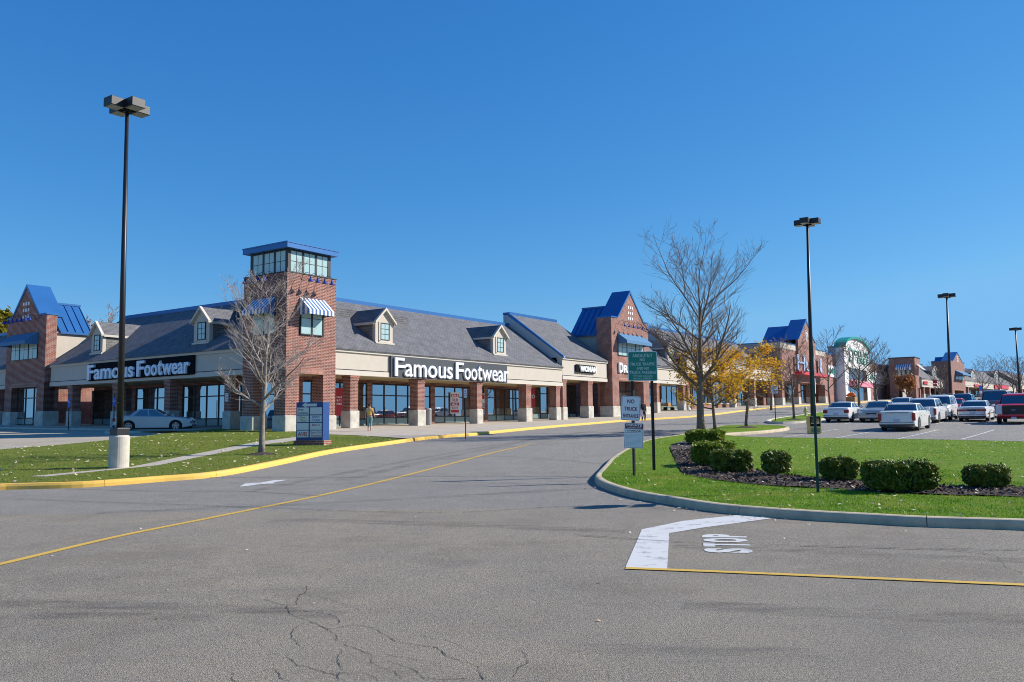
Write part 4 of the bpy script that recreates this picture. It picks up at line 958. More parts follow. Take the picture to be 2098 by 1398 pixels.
# ---------------------------------------------------------------- fallen leaves, mulch chips, grass blades
def inside(poly, x, y):
    c = False; n = len(poly)
    for i in range(n):
        a, b = poly[i], poly[(i+1) % n]
        if (a[1] > y) != (b[1] > y) and x < (b[0]-a[0])*(y-a[1])/(b[1]-a[1])+a[0]: c = not c
    return c
def scatter(poly, n, xr, yr, rnd):
    out = []
    while len(out) < n:
        x, y = rnd.uniform(*xr), rnd.uniform(*yr)
        if inside(poly, x, y): out.append((x, y))
    return out
rnd = random.Random(3); lv = MB(); pathq = [tuple(p) for p in pathp]; bedq = [tuple(p) for p in bed]
def leafquad(m, x, y, z, s, rnd, flat=.5):
    a = rnd.uniform(0, 6.28); u = Vector((math.cos(a), math.sin(a), rnd.uniform(-flat, flat)))*s; v = Vector((-math.sin(a), math.cos(a), rnd.uniform(-flat, flat)))*s*.7
    c = Vector((x, y, z+s*.35)); m.add([c-u, c-v*.8, c+u, c+v*.8], [(0, 1, 2, 3)])
for x, y in scatter(lawnLi, 680, (-32, 0), (20, 50), rnd): leafquad(lv, x, y, h(x, y)+.155, rnd.uniform(.035, .08), rnd)
for x, y in scatter(isl_in, 750, (1.5, 24), (11, 36), rnd): leafquad(lv, x, y, h(x, y)+.165, rnd.uniform(.025, .05), rnd)
for i in range(60):      # along the island kerb on the asphalt
    p = ki[rnd.randrange(25, 75)]; x, y = p.x+rnd.uniform(-.45, .1), p.y-rnd.uniform(0, .5); leafquad(lv, x, y, h(x, y)+.005, rnd.uniform(.02, .045), rnd)
for i in range(40): x, y = rnd.uniform(-6, 7), rnd.uniform(7, 16); leafquad(lv, x, y, h(x, y)+.004, rnd.uniform(.012, .03), rnd)
for x, y in scatter(bed, 500, (2, 13), (13, 36), rnd): leafquad(lv, x, y, h(x, y)+.19, rnd.uniform(.02, .05), rnd)
o = lv.build('fallen_leaves', LDEAD, uv=False); tag(o, 'dry pale leaves strewn over both lawns and the kerb edge', 'leaves', kind='stuff')
mc = MB()
for x, y in scatter(bed, 5500, (2, 13), (13, 30), rnd): leafquad(mc, x, y, h(x, y)+.175, rnd.uniform(.02, .05), rnd, .9)
o = mc.build('bark_chips', mat('bark chips', (.10, .07, .055), 1, noise=.7, nscale=14), uv=False); tag(o, 'dark bark chips covering the shrub bed', 'mulch', kind='stuff')
def blades(poly, n, xr, yr, name, mt, label, hgt, off=.14):
    rn = np.random.RandomState(5); m = MB(); P = [q for q in scatter(poly, n, xr, yr, random.Random(11)) if not inside(pathq, *q) and not (inside(bedq, *q) and random.random() < .97)]; V = []; Fc = []
    for i, (x, y) in enumerate(P):
        z = h(x, y)+off; a = rn.rand()*6.28; hh = hgt*(.5+rn.rand()); w_ = .006+.008*rn.rand()+hh*.06; dx, dy = math.cos(a)*w_, math.sin(a)*w_; lx, ly = (rn.rand(2)-.5)*hh*1.1
        V += [(x-dx, y-dy, z), (x+dx, y+dy, z), (x+lx, y+ly, z+hh)]; Fc.append((3*i, 3*i+1, 3*i+2))
    m.add(V, Fc); o = m.build(name, mt, uv=False); tag(o, label, 'grass', kind='stuff')
GB = leafmat('grass blade', [(.11, .25, .010), (.17, .33, .015), (.36, .38, .06)], .35, sc=1.1)
GBL = leafmat('dry grass blade', [(.13, .20, .015), (.18, .24, .02), (.36, .32, .09)], .35, sc=1.1)
blades(isl_in, 40000, (1.4, 11), (11, 22), 'grass_blades', GB, 'short bright green turf on the right island', .03)
blades(isl_in, 12000, (3, 24), (20, 37), 'grass_blades', GB, 'mown green turf behind the clipped shrubs', .035)
blades(lawnLi, 22000, (-22, -2), (21, 42), 'grass_blades', GBL, 'leaf strewn turf beside the yellow kerb', .035)
# ---------------------------------------------------------------- trees
def tree(name, px, py, top_py, label, cat='tree', group=None, spread=.36, seed=1, r0=.12, fork=.32, leaf=None, leafn=0, leafband=(.2, .6), lean=(0, 0), twig=1.0, mound=0, bark=None, off=.15, dist=None, prim=16, droop=0, asc=.75, levels=3, leafs=.06, rmin=.004):
    p = G(px, py, off) if dist is None else at(px, py, dist)
    q = at(px, top_py, p.y); Ht = q.z-p.z; rnd = random.Random(seed)
    root = empty(name, p, 0, label, cat, group); tk = MB(); cr = MB(); tips = []
    def limb(mb, s, d, L, r, lvl, n=5, curve=.25, sides=5):
        pts = [s.copy()]; rad = [r]; d = d.normalized(); seg = L/n
        for i in range(n):
            d = (d+Vector((rnd.gauss(0, .10), rnd.gauss(0, .10), rnd.gauss(0, .06)+curve*.22))).normalized(); s = s+d*seg; pts.append(s.copy()); rad.append(max(rmin, r*(1-(i+1)/n*.80)))
        mb.tube(pts, rad, sides, cap=False); return pts, rad
    # leader
    pts = [Vector((0, 0, -.1))]; d = Vector((lean[0], lean[1], 1)); s = pts[0]; n = 12; rad = [r0*1.25]
    for i in range(n):
        d = (d+Vector((rnd.gauss(0, .03), rnd.gauss(0, .03), .06))).normalized(); s = s+d*(Ht*.93+.1)/n; pts.append(s.copy()); f = (i+1)/n
        rad.append(r0*(1-.25*f/fork) if f < fork else max(rmin*1.5, r0*.75*(1-(f-fork)/(1-fork))**1.1))
    tk.tube(pts, rad, 9)
    def along(P, t):
        x = t*(len(P)-1); i = min(int(x), len(P)-2); return P[i].lerp(P[i+1], x-i), (P[i+1]-P[i]).normalized()
    ga = rnd.uniform(0, 6.28)
    for k in range(prim):
        f = fork+(1-fork)*(k/prim)**1.15*.92; b, dd = along(pts, f); ga += 2.4+rnd.uniform(-.5, .5)
        rr = np.interp(f*n, range(n+1), rad); el = asc+(.35*(f-fork))+rnd.uniform(-.12, .12)
        env = math.sin(min(1, (1-f)/(1-fork)*.85+.18)*math.pi*.62)
        L = Ht*spread*env*rnd.uniform(.85, 1.15)/max(.45, math.cos(el))*.9
        d = Vector((math.cos(ga)*math.cos(el), math.sin(ga)*math.cos(el), math.sin(el)-droop*(1-f)))
        P1, R1 = limb(tk if k < 5 else cr, b, d, L, max(rr*.62, .012*Ht/8), 1, 7, .25 if not droop else -.1, 6)
        ns = int(9*twig); 
        for j in range(ns):
            t = .12+.85*j/ns+rnd.uniform(-.03, .03); s2, d2 = along(P1, min(.98, max(.05, t))); side = d2.cross(Vector((0, 0, 1))).normalized() if abs(d2.z) < .97 else Vector((1, 0, 0))
            sgn = 1 if j % 2 else -1; d3 = (d2*.8+side*sgn*rnd.uniform(.5, 1.0)+Vector((0, 0, rnd.uniform(-.15, .4)-droop*.6))+Vector((rnd.gauss(0, .15), rnd.gauss(0, .15), 0)))
            L2 = L*(.42*(1-t)+.16)*rnd.uniform(.8, 1.2); r2 = max(rmin, np.interp(t*7, range(8), R1)*.55)
            P2, R2 = limb(cr, s2, d3, L2, r2, 2, 4, .3 if not droop else -.3, 4)
            n3 = int((5 if levels > 2 else 0)*twig)
            for q_ in range(n3):
                t3 = .2+.8*q_/max(1, n3); s3, d4 = along(P2, min(t3, .98)); d5 = d4*.7+Vector((rnd.gauss(0, .5), rnd.gauss(0, .5), rnd.gauss(.15, .35)-droop*.4))
                P3, R3 = limb(cr, s3, d5, L2*rnd.uniform(.25, .5)+.08*Ht/8, max(rmin*.8, r2*.5), 3, 3, .2, 3)
                if leaf: tips.append((P3[-1], f)); tips.append((P3[1], f))
                if levels > 3:
                    for _ in range(3):
                        s4, d6 = along(P3, rnd.uniform(.2, .95)); limb(cr, s4, d6+Vector((rnd.gauss(0, .5), rnd.gauss(0, .5), rnd.gauss(.2, .3))), L2*rnd.uniform(.12, .25)+.03*Ht/8, rmin*.7, 4, 2, .2, 3)
    bk = bark or BARK
    tk.build('trunk', bk, root, smooth=True, uv=False); cr.build('crown', BARKP if bark is None else bark, root, smooth=True, uv=False)
    if leaf:
        lm = MB(); sel = [t for t, f in tips if leafband[0]*Ht < t.z < leafband[1]*Ht]; 
        for _ in range(leafn):
            c = rnd.choice(sel) if sel else Vector((0, 0, Ht*.5)); x, y, z = (c[i]+rnd.gauss(0, .16) for i in range(3)); leafquad(lm, x, y, z, rnd.uniform(.6, 1.3)*leafs, rnd, 1.0)
        lm.build('foliage', leaf, root, uv=False)
    if mound:
        mm = MB(); pr = [(mound*(1-i/6), -.08+.16*math.sin(i/6*math.pi/2)) for i in range(6)]+[(.02, .09)]; mm.lathe(pr, 16); 
        mm.v = [(x*(1+.12*math.sin(5*math.atan2(y, x))), y*(1+.1*math.sin(4*math.atan2(y, x)+1)), z) for x, y, z in mm.v]; mm.build('mulch_mound', MULCHM, root, smooth=True, uv=False)
    return root
BDK = mat('dark twig bark', (.18, .13, .10), .95, noise=.3, nscale=7)
tree('bare_tree', 536, 931, 562, 'small leafless tree with pale twigs in front of the brick corner tower', seed=4, r0=.115, fork=.26, spread=.37, prim=14, asc=.5, mound=.75, twig=1.0, off=.15, levels=4, rmin=.0042)
tree('bare_tree', 1437, 884, 522, 'tall leafless tree behind the first clipped shrub, right of the green sign', seed=9, r0=.21, fork=.27, spread=.40, prim=17, asc=.62, twig=1.2, levels=4, rmin=.0042, bark=BDK)
tree('yellow_tree', 1466, 882, 705, 'thin leaning tree with yellow leaves just right of the tall bare tree', seed=13, r0=.10, fork=.28, spread=.54, prim=13, asc=.25, leaf=LYEL, leafn=3300, leafband=(.25, .95), lean=(-.06, 0), levels=3, leafs=.07, rmin=.006, bark=BDK)
tree('yellow_tree', 1529, 876, 700, 'yellow leaved tree with bare drooping lower twigs on a mulch mound', seed=22, r0=.095, fork=.36, spread=.45, prim=13, asc=.18, leaf=LYEL, leafn=2900, leafband=(.45, .95), droop=.35, mound=.9, levels=3, leafs=.07, rmin=.006, bark=BDK)
tree('bare_tree', 1627, 860, 700, 'slim bare tree on the median beside the hydrant', seed=31, r0=.10, fork=.3, spread=.42, prim=14, asc=.55, mound=.8, levels=3, rmin=.008, bark=BDK)
GT = 'bare trees along the far shops'
for i, (px, py, tp, sp) in enumerate(((1762, 843, 706, .42), (1797, 834, 722, .40))):
    tree('bare_tree', px, py, tp, ['bare tree in front of the white arch shop door', 'bare tree against the brick wall right of the white arch shop'][i], seed=40+i, r0=.15, fork=.28, spread=sp, prim=13, asc=.7, levels=3, rmin=.012, bark=BDK, group=GT)
for i, (px, py, tp, d) in enumerate(((1701, 836, 690, 105), (1860, 826, 757, 130), (1930, 828, 755, 120), (2014, 822, 745, 150), (2050, 822, 738, 155), (2078, 822, 740, 160), (2094, 822, 736, 165), (1580, 842, 712, 95))):
    y_ = d; g_ = h(at(px, py, d).x, d); b_ = at(px, py, d); pyb = None
    # base on the terrain at that distance
    lo, hi = 700., 1000.
    for _ in range(30):
        m_ = (lo+hi)/2
        if at(px, m_, d).z > g_: lo = m_
        else: hi = m_
    lab = ['bare tree right of the green pole before the brick shop', 'rusty leaved tree in front of the dark brick tower', 'bare tree before the distant red shop signs', 'bare tree above the dark van roof, leftmost of four', 'bare tree above the dark van roof, second of four', 'bare tree above the red pickup, third of four', 'bare tree at the right edge, last of four', 'low bare tree in front of the second brick block corner'][i]
    tree('bare_tree', px, lo, tp, lab, seed=60+i, r0=.14, fork=.25, spread=.40, prim=11, asc=.75, levels=3, rmin=.014, bark=BDK, dist=d, group=GT, twig=.85, leaf=LRUST if i == 1 else None, leafn=1500 if i == 1 else 0, leafband=(.1, .8), leafs=.16)
# green-yellow trees beyond the left gable
tree('autumn_tree', -2, 860, 640, 'leafy yellow green tree behind the roofs at the left edge', seed=81, r0=.3, fork=.2, spread=.34, prim=16, asc=.6, leaf=LGRN, leafn=14000, leafband=(.15, 1), dist=95, levels=3, leafs=.26, rmin=.02)
tree('autumn_tree', 213, 860, 648, 'sparse treetop just showing over the ridge left of the lamp post', seed=84, r0=.2, fork=.3, spread=.3, prim=12, asc=.7, leaf=LRUST, leafn=500, leafband=(.3, 1), dist=100, levels=3, leafs=.15, rmin=.02)
# ---------------------------------------------------------------- shrubs
def shrub(box, label, mt, seed, boxy=.6, n=9000, sparse=False, base=None, depth=None):
    x0, y0, x1, y1 = box; x0 += 3; x1 -= 3; y0 += 9; p = G((x0+x1)/2, base or y1-2, .16); Y = p.y; s = Y/F
    w_ = (x1-x0)*s/2; hh = (y1-y0)*s; dp = depth or w_*.9; rnd = random.Random(seed); root = empty('clipped_shrub', p+Vector((p.x/p.y, 1, 0)).normalized()*dp*.8, 0, label, 'shrub', 'clipped shrubs in the mulch bed'); m = MB(); e = 2/(boxy*3+2)
    ax, ay, az = w_, dp, hh*.5; cz = hh*.54
    def sp(v, p_): return math.copysign(abs(v)**p_, v)
    pe = 1-boxy*.6
    def surf(u, v, k): 
        cu, su, cv, sv = math.cos(u), math.sin(u), math.cos(v), math.sin(v)
        lump = 1+.06*math.sin(3*u+seed)+.05*math.sin(5*u+2*v+seed)+.035*math.sin(9*u+7*v)
        return Vector((ax*sp(cu, pe)*sp(cv, pe)*k*lump, ay*sp(su, pe)*sp(cv, pe)*k*lump, cz+az*sp(sv, pe)*k*lump))
    ls = .011+.0011*Y
    for i in range(n):
        u = rnd.uniform(0, 6.283); v = math.asin(rnd.uniform(-1, 1)); k = 1-abs(rnd.gauss(0, .06 if not sparse else .25)); c = surf(u, v, k)
        if c.z < .02: continue
        if sparse and rnd.random() < .5 and abs(u-4.9) < .5 and v < .35: continue
        leafquad(m, c.x, c.y, c.z, rnd.uniform(.7, 1.4)*ls, rnd, 1.3)
        if rnd.random() < .012 and v > -.3:      # stray shoots
            for q_ in range(5): kk = 1+.03*q_*rnd.uniform(.6, 1.4); leafquad(m, c.x*kk, c.y*kk, cz+(c.z-cz)*kk+.012*q_, ls*.9, rnd, 1.3)
    m.build('foliage', mt, root, uv=False)
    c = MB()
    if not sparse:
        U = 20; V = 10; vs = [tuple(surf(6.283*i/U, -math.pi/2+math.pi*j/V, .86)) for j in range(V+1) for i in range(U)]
        c.add(vs, [(j*U+i, j*U+(i+1) % U, (j+1)*U+(i+1) % U, (j+1)*U+i) for j in range(V) for i in range(U)]); c.build('dark_core', mat('dark shrub core', (.025, .04, .012), 1), root, uv=False)  # dark solid core added to block the view through the leaves
    st = MB()
    for i in range(26 if sparse else 7):
        a = rnd.uniform(0, 6.28); k = rnd.uniform(.3, .8); st.tube([(0.04*math.cos(a), .04*math.sin(a), -.05), (ax*.3*k*math.cos(a), ay*.3*k*math.sin(a), hh*.35), (ax*.7*k*math.cos(a), ay*.7*k*math.sin(a), hh*.75)], [.012, .009, .005], 4)
    st.build('stem', BARKP if sparse else BARK, root, uv=False); return root
shrub((1407, 878, 1485, 913), 'low bright yellow green shrub at the foot of the tall bare tree', LBUSHY, 1, .7, 9000)
shrub((1416, 904, 1502, 957), 'yellow topped clipped shrub, second from the road tip', LBUSHY, 2, .7, 11000)
shrub((1455, 922, 1537, 971), 'dark boxy shrub pressed against the yellow topped one', LBUSH, 3, .8, 11000)
shrub((1559, 922, 1622, 977), 'thin shrub with bare pale twigs showing in the middle', LBUSH, 4, .5, 2300, True)
shrub((1684, 937, 1757, 988), 'round dark shrub just right of the green sign pole', LBUSH, 5, .55, 10000)
shrub((1779, 946, 1919, 1011), 'long wide clipped shrub, largest in the bed', LBUSH, 6, .75, 17000, depth=.45)
shrub((1982, 954, 2068, 1003), 'round dark shrub nearest the right edge', LBUSH, 7, .5, 10000)
# ---------------------------------------------------------------- street lamps
def lamp(px, py_base, top_py, label, off, dist=None, base_h=.95, base_r=.285, rot=.25, pr=.085, hs=1.0, lean=0):
    p = G(px, py_base, off) if dist is None else Vector((at(px, 850, dist).x, dist, h(at(px, 850, dist).x, dist)+off))
    top = at(px, top_py, p.y).z-p.z; r = empty('street_lamp', p, rot, label, 'street lamp', 'parking lot lamps')
    if base_h:
        b = MB().lathe([(base_r, -.3), (base_r, base_h-.05), (base_r-.03, base_h-.01), (base_r-.06, base_h)], 28); b.build('concrete_base', CONC, r, smooth=False, uv=False)
    b = MB().box(-.2, .2, -.2, .2, base_h+.002, base_h+.2).box(-.15, .15, -.15, .15, base_h+.2, base_h+.215); b.build('base_cover', BLK, r, bevel=.01)
    b = MB().tube([(0, 0, base_h+.2), (lean*.5, 0, top*.5), (lean, 0, top-.25)], [pr*1.15, pr*.95, pr*.62], 14); pl = b.build('pole', BLK, r, smooth=True, uv=False)
    MB().lathe([(.05, 0), (.05, .03)], 10, (0, -pr*1.15-.02, base_h+.95)).build('hand_hole_cover', BLK, r, uv=False)
    for k in range(4):
        a = k*math.pi/2; c, s = math.cos(a), math.sin(a); M = Matrix.Translation((lean, 0, top)) @ Matrix.Rotation(a, 4, 'Z')
        am = MB().box(.05, .30*hs, -.035, .035, -.26, -.17).xf(M); am.build('lamp_arm', BLK, r, uv=False)
        hd = MB().box(.26*hs, .84*hs, -.29*hs, .29*hs, -.36*hs, 0).xf(M); ho = hd.build('lamp_head', BLK, r, uv=False, bevel=.012)
        ln = MB().box(.30*hs, .80*hs, -.25*hs, .25*hs, -.372*hs, -.362*hs).xf(M); ln.build('lens', mat('lamp lens', (.30, .31, .26), .25) if 'lamp lens' not in bpy.data.materials else bpy.data.materials['lamp lens'], ho, uv=False)
    b = MB().box(-.09, .09, -.09, .09, -.30, -.05).xf(Matrix.Translation((lean, 0, top))); b.build('hub', BLK, r, uv=False)
    return r
lamp(243, 958, 208, 'tall black four headed street lamp on a round concrete base on the left lawn', .15, hs=.76, lean=-.17, rot=R(-35))
lamp(1665, 884, 451, 'tall black four headed street lamp behind the newspaper box', .0, dist=49.5, hs=.85, base_h=0.02, rot=R(-35), lean=.16, pr=.11)
lamp(1949, 860, 603, 'four headed street lamp rising behind the white utility car', .0, dist=90, base_h=.6, rot=R(-35), lean=.22, pr=.13)
lamp(2092, 860, 672, 'farthest four headed street lamp near the right edge', .0, dist=132, base_h=.6, rot=R(-35), pr=.14)
# ---------------------------------------------------------------- signs on posts
def plate(mb, x0, x1, z0, z1, y0, y1, r=.03, m=0):
    P = []
    for cx, cz, a0 in ((x1-r, z0+r, -90), (x1-r, z1-r, 0), (x0+r, z1-r, 90), (x0+r, z0+r, 180)):
        for k in range(5): a = R(a0+k*22.5); P.append((cx+r*math.cos(a), cz+r*math.sin(a)))
    mb.prism(P, y0, y1, 'y', m); return mb
def post_base(px, py, off=.15): return G(px, py, off)
def upost(root, x, z0, z1, mt, w_=.05, name='post', tilt=0, y=0):
    m = MB().box(x-w_/2, x-w_/2+.008, y-.02, y+.02, z0, z1).box(x+w_/2-.008, x+w_/2, y-.02, y+.02, z0, z1).box(x-w_/2+.008, x+w_/2-.008, y+.012, y+.02, z0, z1)
    return m.build(name, mt, root, uv=False)
def truck_sign():
    p = post_base(1340, 963); Y = p.y; s = Y/F; Z = lambda py: at(1315, py, Y).z-p.z; X = lambda px, py=750: at(px, py, Y).x-p.x
    r = empty('truck_sign', p, 0, 'green sign forbidding truck traffic and parking, on two dark posts', 'sign')
    upost(r, 0, -.3, Z(722), BLK, .075); upost(r, X(1297, 870), -.3, Z(722), BLK, .075)
    x0, x1, z0, z1 = X(1286), X(1346), Z(781), Z(720.5)
    w_ = MB(); plate(w_, x0, x1, z0, z1, -.045, -.036, .04); b = w_.build('sign_border', SWHITE, r, uv=False)
    g = MB(); plate(g, x0+.018, x1-.018, z0+.018, z1-.018, -.049, -.0455, .03); pn = g.build('sign_panel', SGREEN, r, uv=False)
    t = MB(); L = [('ABSOLUTELY', 725.5, 732.5, .16, .84), ('NO', 734.5, 740.5, .41, .58), ('TRUCK TRAFFIC', 743.5, 749.5, .07, .93), ('AND NO', 752.5, 758, .29, .72), ('TRUCK PARKING', 760.5, 767, .05, .95), ('TAYLOR SQUARE', 769.5, 773, .17, .83), ('REYNOLDSBURG', 774.3, 777.8, .18, .82)]
    for s_, a, c, u0, u1 in L: put_text(t, s_, x0+(x1-x0)*u0, x0+(x1-x0)*u1, -.0505, Z(c), Z(a), 0, .012)
    t.build('lettering', mat('pale green white letters', (.55, .70, .66), .5), pn, uv=False)
truck_sign()
def no_truck():
    p = post_base(1299, 975.5); Y = p.y; Z = lambda py: at(1297, py, Y).z-p.z; X = lambda px, py=850: at(px, py, Y).x-p.x
    r = empty('entrance_sign', p, 0, 'two white metal notices on one short dark post, tilted, left of the green sign', 'sign')
    m = MB().tube([(0, 0, -.3), (X(1295, 700)-.0, 0, Z(800))], .035, 4); m.build('post', BLK, r, uv=False)
    def tilt(mb, px, py, a): c = Vector((X(px, py), 0, Z(py))); return mb.xf(Matrix.Translation(c) @ Matrix.Rotation(a, 4, 'Y') @ Matrix.Translation(-c))
    x0, x1, z0, z1 = X(1272.5), X(1311.5), Z(862), Z(812)
    a = R(3.5)
    b = tilt(plate(MB(), x0, x1, z0, z1, -.06, -.05, .045), 1292, 837, a).build('sign_panel', SWHITE, r, uv=False)
    e = MB(); plate(e, x0+.012, x1-.012, z0+.012, z1-.012, -.0615, -.0602, .035); tilt(e, 1292, 837, a); eo = e.build('red_border', MAROON, b, uv=False)
    e = MB(); plate(e, x0+.02, x1-.02, z0+.02, z1-.02, -.063, -.0617, .03); tilt(e, 1292, 837, a).build('sign_face', SWHITE, b, uv=False)
    t = MB()
    for s_, ta, tc, u0, u1 in (('NO', 818.5, 827, .30, .68), ('TRUCK', 834, 842, .16, .86), ('ENTRANCE', 848.5, 856.5, .10, .92)): put_text(t, s_, x0+(x1-x0)*u0, x0+(x1-x0)*u1, -.0645, Z(tc), Z(ta), 0, .03)
    tilt(t, 1292, 837, a).build('lettering', MAROON, b, uv=False)
    x0, x1, z0, z1 = X(1277.5), X(1316.5), Z(918.5), Z(867); a = R(3)
    b = tilt(plate(MB(), x0, x1, z0, z1, -.06, -.05, .03), 1297, 892, a).build('sign_panel', SWHITE, r, uv=False)
    t = MB(); plate(t, x0+.02, x1-.02, Z(878.5), z1-.012, -.0615, -.0602, .02)
    for zz in (Z(886.5), Z(879.2)): t.box(x0+.02, x1-.02, -.0615, -.0602, zz-.004, zz+.003)
    for xx in (x0+.014, x1-.020): t.box(xx, xx+.006, -.0615, -.0602, z0+.02, z1-.03)
    t.box(x0+.02, x1-.02, -.0615, -.0602, z0+.014, z0+.02)
    tilt(t, 1297, 892, a).build('red_header', MAROON, b, uv=False)
    t = MB(); put_text(t, 'PRIVATE', x0+.045, x1-.045, -.063, Z(874), Z(868.8), 0, .03); put_text(t, 'TOW AWAY ZONE', x0+.06, x1-.06, -.063, Z(877.5), Z(875.3), 0, .02); tilt(t, 1297, 892, a).build('lettering', SWHITE, b, uv=False)
    t = MB(); put_text(t, 'CAMCAR', x0+.06, x1-.06, -.063, Z(884.5), Z(881.5), 0, .04); tilt(t, 1297, 892, a).build('lettering', MAROON, b, uv=False)
    t = MB(); rn = random.Random(2)
    for i in range(11):    # the small print is only grey lines at this size
        zz = Z(890+i*2.35); x = x0+.045
        while x < x1-.06: w_ = rn.uniform(.02, .05); t.box(x, min(x+w_, x1-.045), -.0615, -.0604, zz-.008, zz); x += w_+.012
    tilt(t, 1297, 892, a).build('small_print', mat('small print grey', (.42, .45, .52), .5), b, uv=False)
no_truck()
def stop_sign():
    p = post_base(1676, 1009); Y = p.y; Z = lambda py: at(1676, py, Y).z-p.z
    los = Vector((p.x, p.y, 0)).normalized(); ang = math.atan2(los.y, los.x)-math.pi/2      # local y along the line of sight: plates edge-on
    r = empty('stop_sign', p, ang-.015, 'green sign pole seen edge on with its red sign turned away, on the right island', 'sign')
    upost(r, 0, -.3, Z(830), GREENP, .055); m = MB().box(-.022, .022, .03, .05, Z(865), Z(703)); m.build('upper_post', GREENP, r, uv=False)
    zc = Z(703)-.34; o8 = lambda k, R_: (R_*math.cos(R(22.5+45*k)), zc+R_*math.sin(R(22.5+45*k)))
    e = MB().prism([o8(k, .345) for k in range(8)], .030, .034, 'x'); pb = e.build('sign_back', mat('bare aluminium', (.45, .46, .46), .4, metal=.6), r, uv=False)
    e = MB().prism([o8(k, .345) for k in range(8)], .0341, .036, 'x'); e.build('white_border', SWHITE, pb, uv=False)
    e = MB().prism([o8(k, .325) for k in range(8)], .0361, .038, 'x'); e.build('red_face', mat('sign red', (.5, .02, .02), .45), pb, uv=False)
    vs, fs = text_mesh('STOP', .03); t = MB().add([(.0392, -.24+u*.48, zc-.11+v*.22) for u, v in vs], fs); t.build('lettering', SWHITE, pb, uv=False)
    e = MB().box(.030, .036, -.27, .27, zc-.345-.33, zc-.345-.03); e.build('sub_plate', SWHITE, r, uv=False)
stop_sign()
def small_sign(px, py_base, py_top, panels, label, postm, dist=None, off=.15, rz=0, name='post_sign', w_=.05):
    p = G(px, py_base, off) if dist is None else None
    if p is None: x = at(px, 850, dist).x; p = Vector((x, dist, h(x, dist)+off))
    Y = p.y; r = empty(name, p, rz, label, 'sign'); Z = lambda py: at(px, py, Y).z-p.z; upost(r, 0, -.3, Z(py_top), postm, w_)
    for (wpx, y0, y1, mt, txt, tm) in panels:
        hw = wpx*Y/F/2; m = MB(); plate(m, -hw, hw, Z(y1), Z(y0), -.04, -.03, .02); pn = m.build('sign_panel', mt, r, uv=False)
        for (s_, a, c, u) in txt: t = MB(); put_text(t, s_, -hw*u, hw*u, -.042, Z(c), Z(a), 0, .02); t.build('lettering', tm, pn, uv=False)
    return r
BS = mat('parking sign blue', (.04, .16, .62), .5); DKT = mat('dark lettering', (.03, .03, .04), .5)
def wheelchair(r, z, s, y=-.042):
    m = MB(); m.tube([(s*.22*math.cos(t)-s*.02, y, z-.1*s+s*.22*math.sin(t)) for t in np.linspace(2.2, 6.9, 12)], s*.035, 4); m.tube([(-s*.03, y, z+s*.26), (-s*.03, y, z), (s*.2, y, z), (s*.28, y, z-.28*s)], s*.04, 4); m.lathe([(s*.06, -.01), (s*.06, .01)], 8, (-s*.03, y, z+s*.34))
    return m.build('wheelchair_symbol', SWHITE, r, uv=False)
for (px, pb, pt, y0, y1, lab) in ((141, 877, 815, 817, 835, 'blue disabled parking sign on a thin post before the left gable leg'), (233.5, 878, 810, 814, 832.5, 'blue disabled parking sign partly hidden by the lamp pole')):
    r = small_sign(px, pb, pt, [(5.2, y0, y1, BS, [], SWHITE)], lab, BLK, dist=57.5 if px < 200 else 55.6)
    wheelchair([c for c in r.children if c.name.startswith('sign_panel')][0], at(px, (y0+y1)/2-3, r.location.y).z-r.location.z, .28)
small_sign(954, 893.5, 803, [(6.8, 797, 815, SWHITE, [('NO', 800, 803.5, .5), ('PARKING', 805, 807.5, .8), ('FIRE LANE', 809, 811.5, .85)], MAROON)], 'small white notice on a green pole at the yellow kerb', mat('bright green post', (.02, .22, .15), .5), off=.14)
small_sign(1589, 862, 806, [(13.5, 790, 806.5, SWHITE, [('SPEED', 791.8, 794, .6), ('LIMIT', 795, 797.2, .55), ('10', 799, 805, .5)], DKT)], 'white speed limit 10 sign at the tip of the median', BLK, off=.15)
small_sign(2012, 880, 790, [(6.2, 790.5, 800, BS, [], SWHITE), (5.6, 801, 806.5, SWHITE, [], SWHITE)], 'blue parking sign on a pole behind the white saloon', mat('grey post', (.3, .3, .28), .5), dist=62, off=0)
small_sign(2022, 880, 799, [(8, 799, 806, mat('grey sign', (.4, .41, .42), .5), [], SWHITE)], 'small grey notice standing behind the dark blue car', BLK, dist=75, off=0)
small_sign(1919, 880, 790, [(9, 779, 786, REDC, [], SWHITE), (8, 787, 791, REDC, [], SWHITE)], 'red and white traffic sign on a grey pole beyond the white utility car', mat('grey post2', (.35, .36, .36), .5), dist=110, off=0, w_=.12)
def column_notice():
    x0, z0 = FL.W(462, 823, EF-.0); x1, z1 = FL.W(468.8, 806, EF); r = empty('column_notice', FL.world(x0, EF-.02, z0), FL.a, 'small white notice fixed on the brick column left of the tower', 'sign')
    m = MB().box(0, x1-x0, -.02, 0, 0, z1-z0); m.build('sign_panel', SWHITE, r, uv=False); t = MB(); w_ = x1-x0; H_ = z1-z0
    for k, s_ in enumerate(('NO', 'PARKING', 'FIRE', 'LANE')): put_text(t, s_, w_*.15, w_*.85, -.022, H_*(.8-.22*k), H_*(.93-.22*k), 0, .02)
    t.build('lettering', MAROON, r, uv=False)
column_notice()
